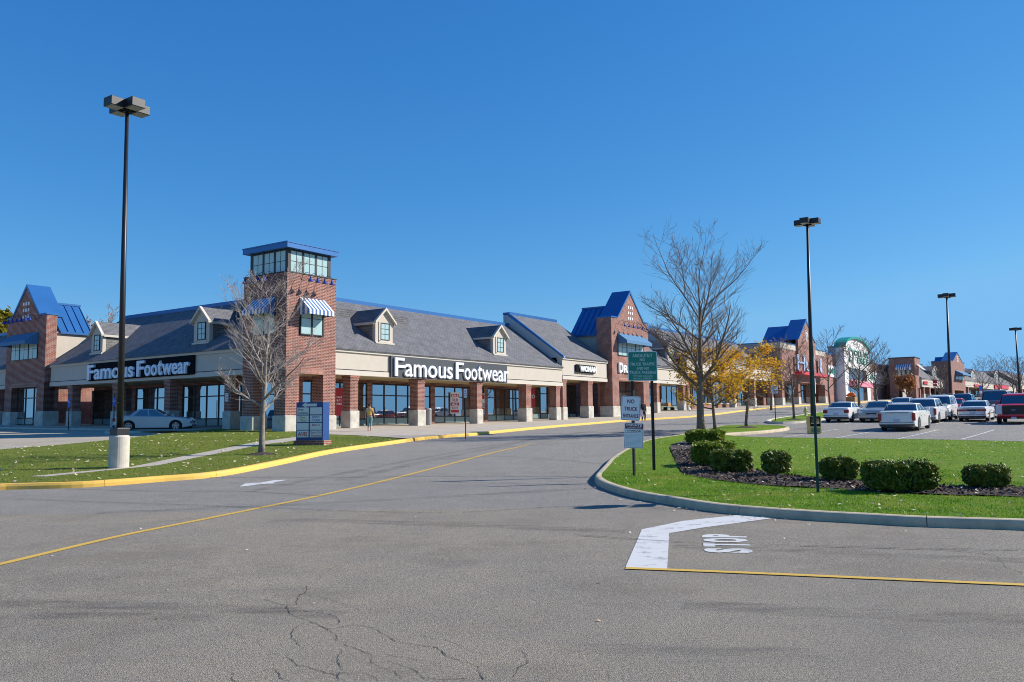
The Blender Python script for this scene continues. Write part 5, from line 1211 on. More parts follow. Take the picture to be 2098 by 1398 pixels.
# ---------------------------------------------------------------- shop directory
def directory():
    p = G(604, 912, .15); Y = p.y; s = Y/F; r = empty('shop_directory', p, R(-13), 'blue shop directory box with white name panels on a low brick base', 'sign')
    W_ = 59*s/math.cos(R(13)); D = .62; Z = lambda py: at(633, py, Y-.3).z-p.z; zb = Z(903); zt = Z(824)
    MB().box(-.03, W_+.09, -.06, D+.06, -.3, zb).build('brick_base', BRICK, r)
    MB().box(.04, W_+.02, 0, D, zb+.002, zt).build('cabinet', SBLUE, r, uv=False, bevel=.02)
    rows = [(835, 849.5), (850.5+1, 865), (867, 881), (882.5, 896.5)]; texts = [[('Print', .1, .55, .55, .85, 'g'), ('Solutions', .08, .92, .1, .42, 'g')], [], [('Wind', .15, .7, .5, .9, 'y'), ('Vine', .25, .8, .08, .45, 'y')], [('JENNY', .15, .85, .55, .9, 'b'), ('CRAIG', .15, .85, .1, .45, 'b')], [], [('MIKE S', .2, .85, .55, .85, 'r')], [('AVIS', .08, .9, .2, .8, 'R')], [('Save On', .05, .95, .55, .9, 'r'), ('Smokes', .12, .95, .08, .45, 'r')]]
    cols = dict(g=mat('dark green letters', (.02, .10, .09), .5), y=mat('ochre letters', (.45, .33, .05), .5), b=mat('blue letters', (.03, .14, .45), .5), r=mat('dull red letters', (.42, .16, .16), .5), R=mat('bright red letters', (.55, .02, .02), .5))
    PM = mat('name panel', (.62, .68, .70), .4); i = 0
    for (a, c) in rows:
        for u0, u1 in ((.045, .475), (.525, .955)):
            x0, x1, z0, z1 = .04+(W_-.02)*u0, .04+(W_-.02)*u1, Z(c), Z(a); o = MB().box(x0, x1, -.014, -.001, z0, z1).build('name_panel', PM, r, uv=False)
            for (s_, a0, a1, b0, b1, k) in texts[i]: t = MB(); put_text(t, s_, x0+(x1-x0)*a0, x0+(x1-x0)*a1, -.016, z0+(z1-z0)*b0, z0+(z1-z0)*b1, 0, .02); t.build('lettering', cols[k], o, uv=False)
            i += 1
    x = W_*.5; zz = Z(830); MB().prism([(x-.32, zz), (x-.12, zz-.12), (x-.12, zz-.055), (x+.36, zz-.055), (x+.36, zz+.055), (x-.12, zz+.055), (x-.12, zz+.12)], -.006, -.001).build('arrow', PM, r, uv=False)
directory()
# ---------------------------------------------------------------- hydrant, bins, newspaper box, planters
def hydrant():
    p = G(1651, 853, .15); k = 19*p.y/F/.75; r = empty('fire_hydrant', p, .3, 'pale yellow fire hydrant on the median grass', 'hydrant'); m = mat('hydrant yellow', (.62, .55, .22), .5)
    b = MB().lathe([(.17*k, 0), (.17*k, .04*k), (.11*k, .06*k), (.10*k, .5*k), (.13*k, .52*k), (.13*k, .56*k)], 14); b.build('barrel', m, r, uv=False)
    MB().lathe([(.13*k, .562*k), (.11*k, .64*k), (.06*k, .71*k), (.03*k, .73*k), (.03*k, .78*k)], 14).build('bonnet', m, r, uv=False)
    for a in (0, 1.57, 3.14): q = Vector((math.cos(a), -math.sin(a), 0)); MB().tube([q*.09*k+Vector((0, 0, .40*k)), q*.2*k+Vector((0, 0, .40*k))], .055*k, 8).build('outlet_cap', m, r, uv=False)
hydrant()
def news_box():
    p = G(1671, 889, 0); s = p.y/F; r = empty('newspaper_box', p, -.1, 'yellow newspaper box with a dark display door, behind the green pole', 'newspaper box')
    w_, H_ = 25*s, 36*s; Y_ = mat('newspaper box yellow', (.60, .50, .16), .5)
    MB().box(-w_/2, w_/2, 0, .5, .02, H_).build('cabinet', Y_, r, uv=False, bevel=.02)
    d = MB().box(-w_/2+.07, w_/2-.07, -.02, -.001, H_*.42, H_*.97).build('door', BLACKP, r, uv=False)
    MB().box(-w_/2+.11, w_/2-.11, -.025, -.0205, H_*.55, H_*.92).build('display_pane', GLASS, d, uv=False)
    MB().box(-w_/2+.1, w_/2-.1, -.015, -.001, H_*.08, H_*.30).build('paper_rack', mat('olive panel', (.20, .20, .08), .5), r, uv=False)
news_box()
def bin_():
    x, z = FR.W(876.5, 880, EF+.6); p = FR.world(x, EF+.55); p.z = h(p.x, p.y)+.15; s = p.y/F; r = empty('litter_bin', p, 0, 'grey cylindrical litter bin beside the second brick column', 'bin'); rr = 6.5*s; H_ = 34*s
    MB().lathe([(rr*.97, 0), (rr, .04), (rr, H_*.86), (rr*.97, H_*.87)], 18).build('bin_body', mat('grey bin', (.27, .27, .28), .5), r, uv=False, smooth=False)
    MB().lathe([(rr*1.04, H_*.871), (rr*1.04, H_*.95), (rr*.8, H_), (rr*.3, H_)], 18).build('lid', mat('grey lid', (.36, .36, .37), .5), r, uv=False)
bin_()
def pumpkins():
    r0 = random.Random(8); x, z = FR.W(1746, 815, ya1-3.4); p = FR.world(x, ya1-3.4); p.z = h(p.x, p.y)+.1
    r = empty('pumpkin_display', p, FR.a, 'stand of orange pumpkins outside the white arch shop', 'pumpkin stand'); MB().box(-1.3, 1.3, -.7, .7, 0, .9).build('crate', mat('stand wood', (.3, .2, .1), .8), r)
    m = MB()
    for i in range(26): m.lathe([(.05, -.2), (.22, -.1), (.26, .02), (.18, .16), (.03, .19)], 8, (r0.uniform(-1.2, 1.2), r0.uniform(-.6, .6), 1.1+r0.uniform(0, .8)*(1-abs(r0.uniform(-1, 1)))))
    o = m.build('pumpkins', mat('pumpkin orange', (.70, .16, .02), .6), r, smooth=True, uv=False); o['kind'] = 'stuff'
pumpkins()
def low_wall(pa, pb, yt, yy, label):
    (x0, z0), (x1, z1) = FR.W(pa, yt, yy), FR.W(pb, yt, yy); p = FR.world(x0, yy); zg = h(p.x, p.y); r = empty('low_brick_wall', (p.x, p.y, zg), FR.a, label, 'wall')
    MB().box(0, x1-x0, 0, .35, -.4, z0-zg-.12).build('wall', BRICK, r); MB().box(-.05, x1-x0+.05, -.05, .4, z0-zg-.119, z0-zg).build('coping', CONC, r, uv=False)
low_wall(1418, 1457, 825.5, EF+.2, 'low brick wall with pale coping between arcade columns'); low_wall(1471, 1493, 826, EF+1.2, 'short low brick planter wall farther up the arcade')
# posters behind the shop glass
def poster(fr, pl, pr, y0, y1, items, label, yy=EF+3.18, white=True):
    x0, z1 = fr.W(pl, y0, yy); x1, z0 = fr.W(pr, y1, yy); z0 = fr.W(pl, y1, yy)[1]; p = fr.world(x0, yy, z0); r = empty('window_poster', p, fr.a, label, 'poster'); w_, H_ = x1-x0, z1-z0
    RD = mat('poster red', (.45, .02, .03), .5)
    MB().box(0, w_, 0, .02, 0, H_).build('sheet', SWHITE if white else RD, r, uv=False)
    for (k, a, b, s_) in items:
        if k == 'r': MB().box(w_*.04, w_*.96, -.006, -.001, H_*a, H_*b).build('red_band', RD, r, uv=False)
        if s_: t = MB(); put_text(t, s_, w_*.12, w_*.88, -.009, H_*(a+(b-a)*.15), H_*(a+(b-a)*.85), 0, .03); t.build('lettering', SWHITE if (k == 'r' or not white) else RD, r, uv=False)
poster(FR, 923, 941, 804, 847.5, [('r', .04, .18, ''), ('w', .19, .33, 'BOOTS'), ('r', .34, .52, 'ALL'), ('w', .53, .75, 'OUR'), ('r', .77, .93, 'SALE')], 'tall red and white sale poster between the second and third columns')
poster(FR, 980.5, 993, 806, 848, [('r', .04, .3, ''), ('r', .34, .52, 'LE'), ('r', .72, .95, '')], 'red and white poster half hidden by the third column')
poster(FR, 688, 702, 795, 852, [('w', .5, .6, 'BUY 1'), ('w', .62, .72, 'HALF'), ('w', .38, .48, 'FAMILY')], 'red banner in the window left of the first column', white=False)
poster(FR, 1088, 1097, 795, 834, [('w', .4, .7, 'O')], 'magenta poster near the end of the sunlit shop row', white=False)
def bench():
    x0, z = FR.W(1351, 838, EF+1.6); x1 = FR.W(1386, 838, EF+1.6)[0]; p = FR.world(x0, EF+1.6); p.z = h(p.x, p.y)+.15; r = empty('wooden_bench', p, FR.a, 'long varnished wooden bench under the arcade beside the green sign', 'bench'); m = mat('varnished wood', (.50, .26, .06), .5, noise=.2, nscale=3); L = min(x1-x0, 4)
    for k in range(3): MB().box(0, L, .15*k, .15*k+.12, .42, .46).build('seat_slat', m, r)
    for k in range(3): MB().box(0, L, .46, .50, .55+.14*k, .66+.14*k).build('back_slat', m, r)
    for a in (.1, L/2, L-.16): MB().box(a, a+.06, 0, .48, 0, .419).build('leg', DARKF, r)
bench()
# ---------------------------------------------------------------- cars (x forward, y left, z up, origin at ground centre)
def paint(name, c, metal=.0): return mat(name, c, .28, metal=metal, spec=.5, coat=.6)
TYRE = mat('tyre rubber', (.015, .015, .016), .9); RIM = mat('alloy rim', (.55, .56, .58), .3, metal=.8); CGL = mat('car glass', (.012, .018, .022), .03, spec=1.0)
CGL.node_tree.nodes['Principled BSDF'].inputs['IOR'].default_value = 2.1
TAIL = mat('tail light', (.28, .008, .012), .2); AMB = mat('amber light', (.6, .2, .03), .25); HEADL = mat('head lamp', (.62, .65, .68), .12); CHR = mat('chrome', (.6, .6, .6), .15, metal=1); BTRIM = mat('black trim', (.02, .02, .022), .6); PLATE_ = mat('number plate', (.50, .53, .66), .5)
def car(name, pos, head, label, cat, col, L=4.7, Wd=1.78, Ht=1.42, hood=.92, deck=1.0, belt=.90, xw=.95, xr=-1.35, xws=.35, xrs=-.75, wb=2.7, wr=.32, clear=.20, tails='corner', grille='thin', rails=False, plate=True, group='cars parked in the lot', trim=None, two_tone=None, door_n=2, pickup=False, tumble=.16):
    r = empty(name, pos, head, label, cat, group); h2 = L/2; ax = (wb/2+.02, -wb/2-.02)
    def arch(cx):      # wheel arch points, right to left along the sill
        return [(cx+(wr+.06)*math.cos(t), wr+(wr+.06)*math.sin(t)) for t in np.linspace(.0, math.pi, 9) if wr+(wr+.06)*math.sin(t) > clear]
    # side outline, counter clockwise from rear sill going forward
    out = [(-h2+.10, clear+.08)]
    for cx in (ax[1], ax[0]):
        out += [(cx-(wr+.06), clear)]+[(x, z) for x, z in reversed(arch(cx))]+[(cx+(wr+.06), clear)]
    out += [(h2-.12, clear+.06), (h2-.01, clear+.22), (h2, .52), (h2-.05, hood-.16), (h2-.22, hood-.05)]
    out += [(h2-.6, hood), (xw+.1, belt+.03)]
    if pickup: out += [(xr-.02, belt+.02), (-h2+.03, belt+.02)]
    else: out += [(xr+.02, deck if deck > belt else belt+.03), (-h2+.25, deck), (-h2+.08, deck-.05)]
    out += [(-h2+.01, .60), (-h2, .42), (-h2+.03, clear+.18)]
    n = len(out); hw = Wd/2; secs = [(-hw, .955, .05), (-hw+.07, .99, .012), (-hw+.26, 1, 0), (0, 1.006, -.012), (hw-.26, 1, 0), (hw-.07, .99, .012), (hw, .955, .05)]
    m = MB(); vs = []
    for (y, sx, dz) in secs:
        for (x, z) in out:
            zz = z-dz*min(1, max(0, (z-.55)/.3)) if z > .55 else z
            near = any(abs(x-c) < wr+.07 for c in ax) and z < wr*2+.1
            k = 1 if near else sx; yy = y*(1-.10*max(0, abs(x)/h2-.72)/.28) if abs(y) > hw-.3 else y
            vs.append((x*k, yy, zz))
    fs = []
    for s in range(len(secs)-1):
        for i in range(n): j = (i+1) % n; fs.append((s*n+i, s*n+j, (s+1)*n+j, (s+1)*n+i))
    m.add(vs, fs); m.add(vs[:n], [tuple(range(n))]); m.add(vs[-n:], [tuple(range(n-1, -1, -1))])
    # keep arches clean: triangulated end caps come from a delaunay fill
    m.f = m.f[:len(fs)]; m.m = m.m[:len(fs)]; m.v = m.v[:len(vs)]
    pv = [Vector(o) for o in out]; cv, _, cf, *_ = delaunay_2d_cdt(pv, [(i, (i+1) % n) for i in range(n)], [], 1, 1e-6)
    idx = [min(range(n), key=lambda q: (pv[q]-v).length) for v in cv]
    for f in cf:
        a, b, c = [idx[i] for i in f[:3]]; area = (pv[b]-pv[a]).cross(pv[c]-pv[a])
        if area < 0: a, b, c = a, c, b
        m.f.append((a, b, c)); m.m.append(0); o_ = (len(secs)-1)*n; m.f.append((o_+a, o_+c, o_+b)); m.m.append(0)
    m.f = [tuple(reversed(f)) for f in m.f[:len(fs)]]+m.f[len(fs):]
    body = m.build('body', col, r, uv=False, bevel=.025); 
    MB().box(-h2+.25, h2-.25, -hw+.24, hw-.24, clear-.03, .5).build('underbody', BTRIM, r, uv=False)
    # greenhouse
    zb = belt+.0; zt = Ht; hb = hw-.10; ht = hw-.10-tumble; g = MB()
    def ring(z, xa, xb, hy, rx=.16):
        return [(xa, -hy+rx, z), (xa+rx*.6, -hy, z), (xb-rx*.6, -hy, z), (xb, -hy+rx, z), (xb, hy-rx, z), (xb-rx*.6, hy, z), (xa+rx*.6, hy, z), (xa, hy-rx, z)]
    zm = zb+(zt-zb)*.82
    R0 = ring(zb-.06, xr-.05, xw+.1, hb+.01); R1 = ring(zm, xrs-.08 if xrs > xr+.1 else xrs-.02, xws+.1, ht+.03); g.add(R0+R1, [(i, (i+1) % 8, 8+(i+1) % 8, 8+i) for i in range(8)]+[tuple(range(8, 16))])
    g.build('windows', CGL, r, uv=False)
    rf = MB(); A = ring(zm-.015, R1[0][0]-.02, R1[3][0]+.02, ht+.055); B = ring(zm+.045, R1[0][0]+.04, R1[3][0]-.06, ht+.02); C_ = ring(zt-.03, R1[0][0]+.22, R1[3][0]-.3, ht-.12); D = ring(zt, R1[0][0]+.45, R1[3][0]-.55, ht-.32)
    rf.add(A+B+C_+D, [(q*8+i, q*8+(i+1) % 8, q*8+8+(i+1) % 8, q*8+8+i) for q in range(3) for i in range(8)]+[tuple(range(24, 32)), tuple(range(7, -1, -1))]); rf.build('roof', col, r, smooth=True, uv=False)
    for sy in (-1, 1):
        def pil(p, q, w0, w1, th=.025):
            (xa, ya, za), (xb, yb, zb2) = p, q; m = MB(); m.add([(xa-w0, ya*sy, za), (xa+w0, ya*sy, za), (xb+w1, yb*sy, zb2), (xb-w1, yb*sy, zb2), (xa-w0, (ya-th)*sy, za), (xa+w0, (ya-th)*sy, za), (xb+w1, (yb-th)*sy, zb2), (xb-w1, (yb-th)*sy, zb2)], [(0, 1, 2, 3), (7, 6, 5, 4), (0, 4, 5, 1), (1, 5, 6, 2), (2, 6, 7, 3), (3, 7, 4, 0)]); m.build('pillar', col, r, uv=False)
        o1 = hb+.022; o2 = ht+.045
        pil((xw+.02, o1, zb-.05), (R1[3][0]-.10, o2, zm+.02), .05, .045)
        pil((xr+.10, o1, zb-.05), (R1[0][0]+.12, o2, zm+.02), .15 if not rails else .10, .10)
        if door_n > 1 or pickup is False: xm_ = (xw+xr)/2+.1; pil((xm_, o1-.003, zb-.05), ((R1[3][0]+R1[0][0])/2+.05, o2-.003, zm+.01), .035, .035)
        if rails and door_n > 1: pil((xr+.85, o1-.003, zb-.05), (R1[0][0]+.80, o2-.003, zm+.01), .03, .03)
        # side glass frame strip, doors, handles, mirrors
        yy = sy*(hw+.001)
        dxs = [xw-.05, (xw+xr)/2+.1, xr+.18] if door_n > 1 else [xw-.05, xr+.35]
        for a, b_ in zip(dxs[:-1], dxs[1:]):
            aa, bb = a-.012, max(b_+.012, ax[1]+wr+.09 if b_ == dxs[-1] else b_+.012)
            d = MB().box(bb, aa, min(yy, yy-sy*.012)+sy*.006, max(yy, yy-sy*.012)+sy*.006, clear+.09, belt-.12).build('door', col, r, uv=False, bevel=.004)
            MB().box(bb+.06, bb+.22, min(yy, yy+sy*.03), max(yy, yy+sy*.03), belt-.24, belt-.20).build('door_handle', col if not trim else BTRIM, d, uv=False)
        if trim: MB().box(-h2+.5, h2-.5, min(yy, yy+sy*.018)+sy*.006, max(yy, yy+sy*.018)+sy*.006, .50, .55).build('side_trim', trim, r, uv=False)
        m = MB().box(xw-.12, xw+.02, min(sy*(hw-.05), sy*(hw+.15)), max(sy*(hw-.05), sy*(hw+.15)), belt+.03, belt+.17); m.build('wing_mirror', col, r, uv=False, bevel=.03)
        for cx in ax:
            w_ = empty('wheel', (0, 0, 0)) if False else None
            y0 = sy*(hw-.02); y1 = sy*(hw-.23)
            ty = MB().tube([(cx, y1, wr), (cx, y1+sy*.02, wr), (cx, y0-sy*.02, wr), (cx, y0, wr)], [wr*.93, wr, wr, wr*.93], 24).build('wheel', TYRE, r, uv=False)
            rm = MB(); rm.tube([(cx, y0+sy*.004, wr), (cx, y0-sy*.03, wr)], [wr*.64, wr*.64], 20)
            rim = rm.build('wheel_disc', BTRIM, ty, uv=False)
            sp = MB()
            for k in range(5):
                a = k*2*math.pi/5+.3; u = Vector((math.cos(a), 0, math.sin(a))); v = Vector((-math.sin(a), 0, math.cos(a)))*.035; c = Vector((cx, y0+sy*.012, wr))
                sp.add([c-v, c+v, c+u*wr*.6+v*1.7, c+u*wr*.6-v*1.7], [(0, 1, 2, 3), (3, 2, 1, 0)])
            for k in range(20):
                a0, a1 = k*.31416, (k+1)*.31416; P = lambda a, q: (cx+q*math.cos(a), y0+sy*.010, wr+q*math.sin(a)); sp.add([P(a0, wr*.58), P(a1, wr*.58), P(a1, wr*.67), P(a0, wr*.67)], [(0, 1, 2, 3), (3, 2, 1, 0)])
            sp.build('rim', RIM, ty, uv=False)
    # ends
    MB().box(-h2-.026, -h2+.05, -hw*.94, hw*.94, .475, .487).build('panel_gap', BTRIM, r, uv=False)
    MB().box(-h2-.004, -h2+.06, -hw*.60, hw*.60, (deck if not pickup else belt)-.10, (deck if not pickup else belt)-.088).build('boot_lid_gap', BTRIM, r, uv=False)
    MB().box(-h2-.024, -h2+.3, -hw*.90, hw*.90, clear+.10, clear+.175).build('lower_valance', BTRIM, r, uv=False)
    zt_ = deck-.10 if not pickup else belt-.1
    if tails == 'corner':
        for sy in (-1, 1): MB().box(-h2-.012, -h2+.16, min(sy*(hw*.60), sy*(hw*.935)), max(sy*(hw*.60), sy*(hw*.935)), zt_-.27, zt_-.06).build('tail_light', TAIL, r, uv=False, bevel=.03)
    elif tails == 'tall':
        for sy in (-1, 1): MB().box(-h2-.012, -h2+.2, min(sy*(hw*.80), sy*(hw*.955)), max(sy*(hw*.80), sy*(hw*.955)), zt_-.42, zt_-.02).build('tail_light', TAIL, r, uv=False, bevel=.02)
    elif tails == 'band':
        for sy in (-1, 1): MB().box(-h2-.012, -h2+.1, min(sy*.28, sy*(hw*.93)), max(sy*.28, sy*(hw*.93)), zt_-.20, zt_-.08).build('tail_light', TAIL, r, uv=False)
        MB().box(-h2-.010, -h2+.1, -.26, .26, zt_-.2, zt_-.08).build('centre_panel', BTRIM, r, uv=False)
    MB().box(-h2-.02, -h2+.3, -hw*.93, hw*.93, clear+.16, .47).build('rear_bumper', col if two_tone is None else two_tone, r, uv=False, bevel=.03)
    fb = MB().box(h2-.3, h2+.02, -hw*.93, hw*.93, clear+.10, .46).build('front_bumper', col if two_tone is None else two_tone, r, uv=False, bevel=.03)
    if plate:
        MB().box(-h2-.03, -h2-.0205, -.16, .16, .50 if not pickup else .42, .65 if not pickup else .56).build('number_plate', PLATE_, r, uv=False)
        MB().box(h2+.0205, h2+.03, -.15, .15, .33, .46).build('number_plate', PLATE_, r, uv=False)
    if grille == 'thin': MB().box(h2-.1, h2+.006, -.32, .32, .52, .63).build('grille', BTRIM, r, uv=False)
    else: gg = MB().box(h2-.1, h2+.012, -hw*.58, hw*.58, .60, hood-.06).build('grille', BTRIM, r, uv=False); MB().prism([(.13*math.cos(t), (.54+hood)/2+.055*math.sin(t)) for t in np.linspace(0, 2*math.pi, 16)[:-1]], h2+.013, h2+.02, 'x').build('emblem', mat('emblem blue', (.10, .14, .25), .4), gg, uv=False)
    for sy in (-1, 1): MB().box(h2-.22, h2+.008, min(sy*hw*.61, sy*hw*.93), max(sy*hw*.61, sy*hw*.93), .60 if grille == 'thin' else .62, .74 if grille == 'thin' else hood-.08).build('headlight', HEADL, r, uv=False, bevel=.02)
    if rails:
        for sy in (-1, 1): MB().tube([(R1[0][0]+.3, sy*(ht-.1), zt-.04), (R1[0][0]+.35, sy*(ht-.1), zt+.05), (R1[3][0]-.5, sy*(ht-.1), zt+.05), (R1[3][0]-.45, sy*(ht-.1), zt-.04)], .018, 5).build('roof_rail', BTRIM, r, uv=False)
    if pickup:
        MB().box(-h2+.12, xr-.12, -hw+.16, hw-.16, belt-.3, belt+.026).build('cargo_bed', BTRIM, r, uv=False)
    return r
WP = paint('white car paint', (.80, .80, .78)); WP2 = paint('cream white car paint', (.76, .75, .68)); SP = paint('silver car paint', (.42, .46, .48), .3); SP2 = paint('champagne car paint', (.42, .41, .38), .3); RP = paint('red car paint', (.72, .015, .035)); DB = paint('dark blue car paint', (.02, .05, .12)); PU = paint('dark purple car paint', (.07, .06, .09))
AWAY = math.pi/2-PSI; TOW = AWAY+math.pi
def cpos(px, py, off=0.0): return G(px, py, off)
def place(px, py, head, **k):     # px,py: ground point under the middle of the nearer end
    L = k.get('L', 4.7); p = G(px, py); d = Vector((math.cos(head), math.sin(head), 0)); s = 1 if math.sin(head) > 0 else -1
    c = p+d*s*L/2; z = h(c.x, c.y); o = car(k.pop('name', 'parked_car'), (c.x, c.y, z), head, **k)
    zf = h(c.x+d.x*1.4, c.y+d.y*1.4); zr = h(c.x-d.x*1.4, c.y-d.y*1.4); o.rotation_euler = (0, -math.atan2(zf-zr, 2.8), head); o.location.z = (zf+zr)/2+.005; return o
# silver saloon behind the left lawn (side view)
pc = G(311, 884.3); oc = car('parked_car', (pc.x, pc.y+.5, h(pc.x, pc.y+.5)), R(10), 'silver blue saloon parked in the shade in front of the left shop row', 'car', SP, L=4.6, Wd=1.72, Ht=1.40, hood=.86, deck=.98, belt=.90, xw=.85, xr=-1.45, xws=.10, xrs=-.85, group='cars parked in the lot')
place(1838, 884.5, AWAY, label='large white four door saloon with upright tail lights, nearest in the lot', cat='car', col=WP2, L=5.0, Wd=1.90, Ht=1.48, hood=1.0, deck=1.08, belt=1.02, xw=.9, xr=-1.5, xws=.2, xrs=-1.0, wb=3.0, wr=.36, tails='tall')
place(1713, 866, AWAY, label='white two door saloon with slanted tail light, just right of the green pole', cat='car', col=WP, L=4.8, Wd=1.80, Ht=1.38, hood=.88, deck=1.0, belt=.93, xw=.8, xr=-1.5, xws=.05, xrs=-.9, door_n=1)
place(1786, 866, TOW, label='champagne grey saloon facing the camera between the white coupe and white saloon', cat='car', col=SP2, L=4.8, Wd=1.80, Ht=1.40, hood=.90, deck=1.0, belt=.92, xw=.8, xr=-1.4, xws=.1, xrs=-.9)
place(1836, 850, TOW, label='white saloon facing the camera, in the row behind the champagne grey one', cat='car', col=WP, L=4.9, Wd=1.85, Ht=1.45, hood=.96, deck=1.05, belt=.98, xw=.8, xr=-1.5, xws=.1, xrs=-1.0)
place(1888, 868, AWAY, label='white estate with wide dark rear window, behind the nearest white saloon', cat='car', col=WP, L=4.7, Wd=1.85, Ht=1.62, hood=1.0, deck=1.06, belt=1.02, xw=.9, xr=-1.9, xws=.3, xrs=-1.6, wr=.35, tails='tall')
place(1917, 862.5, TOW, label='white utility car with roof rails, facing the camera', cat='utility car', col=WP, L=4.6, Wd=1.83, Ht=1.76, hood=1.08, deck=1.12, belt=1.08, xw=.95, xr=-2.0, xws=.45, xrs=-1.8, wr=.37, clear=.26, rails=True, tails='tall')
place(1992, 864.5, AWAY, label='older white saloon with a red light band across its tail, left of the red pickup', cat='car', col=WP, L=5.0, Wd=1.83, Ht=1.40, hood=.92, deck=1.0, belt=.93, xw=.8, xr=-1.45, xws=.2, xrs=-1.0, tails='band', trim=BTRIM)
place(2078, 870, TOW, name='parked_pickup', label='red pickup truck facing the camera, cut by the right edge', cat='pickup truck', col=RP, L=5.6, Wd=2.0, Ht=1.88, hood=1.22, deck=1.2, belt=1.20, xw=.9, xr=-.9, xws=.45, xrs=-.65, wb=3.4, wr=.40, clear=.36, grille='big', two_tone=mat('pale bumper', (.62, .60, .54), .4), pickup=True)
place(2032, 862, TOW, name='parked_van', label='dark purple van with a broad windscreen behind the red pickup', cat='van', col=PU, L=5.3, Wd=2.0, Ht=2.25, hood=1.25, deck=1.3, belt=1.25, xw=1.3, xr=-2.3, xws=.7, xrs=-2.1, wr=.37, clear=.28, rails=False, tails='tall') if False else None
pv = at(2044, 850, 66); car('parked_van', (pv.x, pv.y, h(pv.x, pv.y)), TOW, 'dark purple van with a broad windscreen behind the red pickup', 'van', PU, L=5.3, Wd=2.0, Ht=2.05, hood=1.22, deck=1.3, belt=1.22, xw=1.3, xr=-2.3, xws=.7, xrs=-2.1, wr=.37, clear=.28, tails='tall')
pv = at(1973, 850, 73); car('parked_car', (pv.x, pv.y, h(pv.x, pv.y)), TOW, 'dark blue utility car under the blue parking sign', 'car', DB, L=4.8, Wd=1.9, Ht=1.75, hood=1.05, deck=1.1, belt=1.05, xw=.9, xr=-2.0, xws=.4, xrs=-1.8, wr=.37, clear=.26)
pv = at(1955, 850, 69); car('parked_car', (pv.x, pv.y, h(pv.x, pv.y)), TOW, 'red car almost hidden right of the white utility car', 'car', RP, L=4.5, Wd=1.75, Ht=1.42)
pv = at(2062, 850, 90); car('parked_van', (pv.x+14, pv.y, h(pv.x+14, pv.y)), TOW, 'white van just right of the picture edge beyond the pickup', 'van', WP, L=5.3, Wd=2.0, Ht=2.2, hood=1.2, deck=1.3, belt=1.22, xw=1.3, xr=-2.3, xws=.7, xrs=-2.1, wr=.37, clear=.28) if False else None
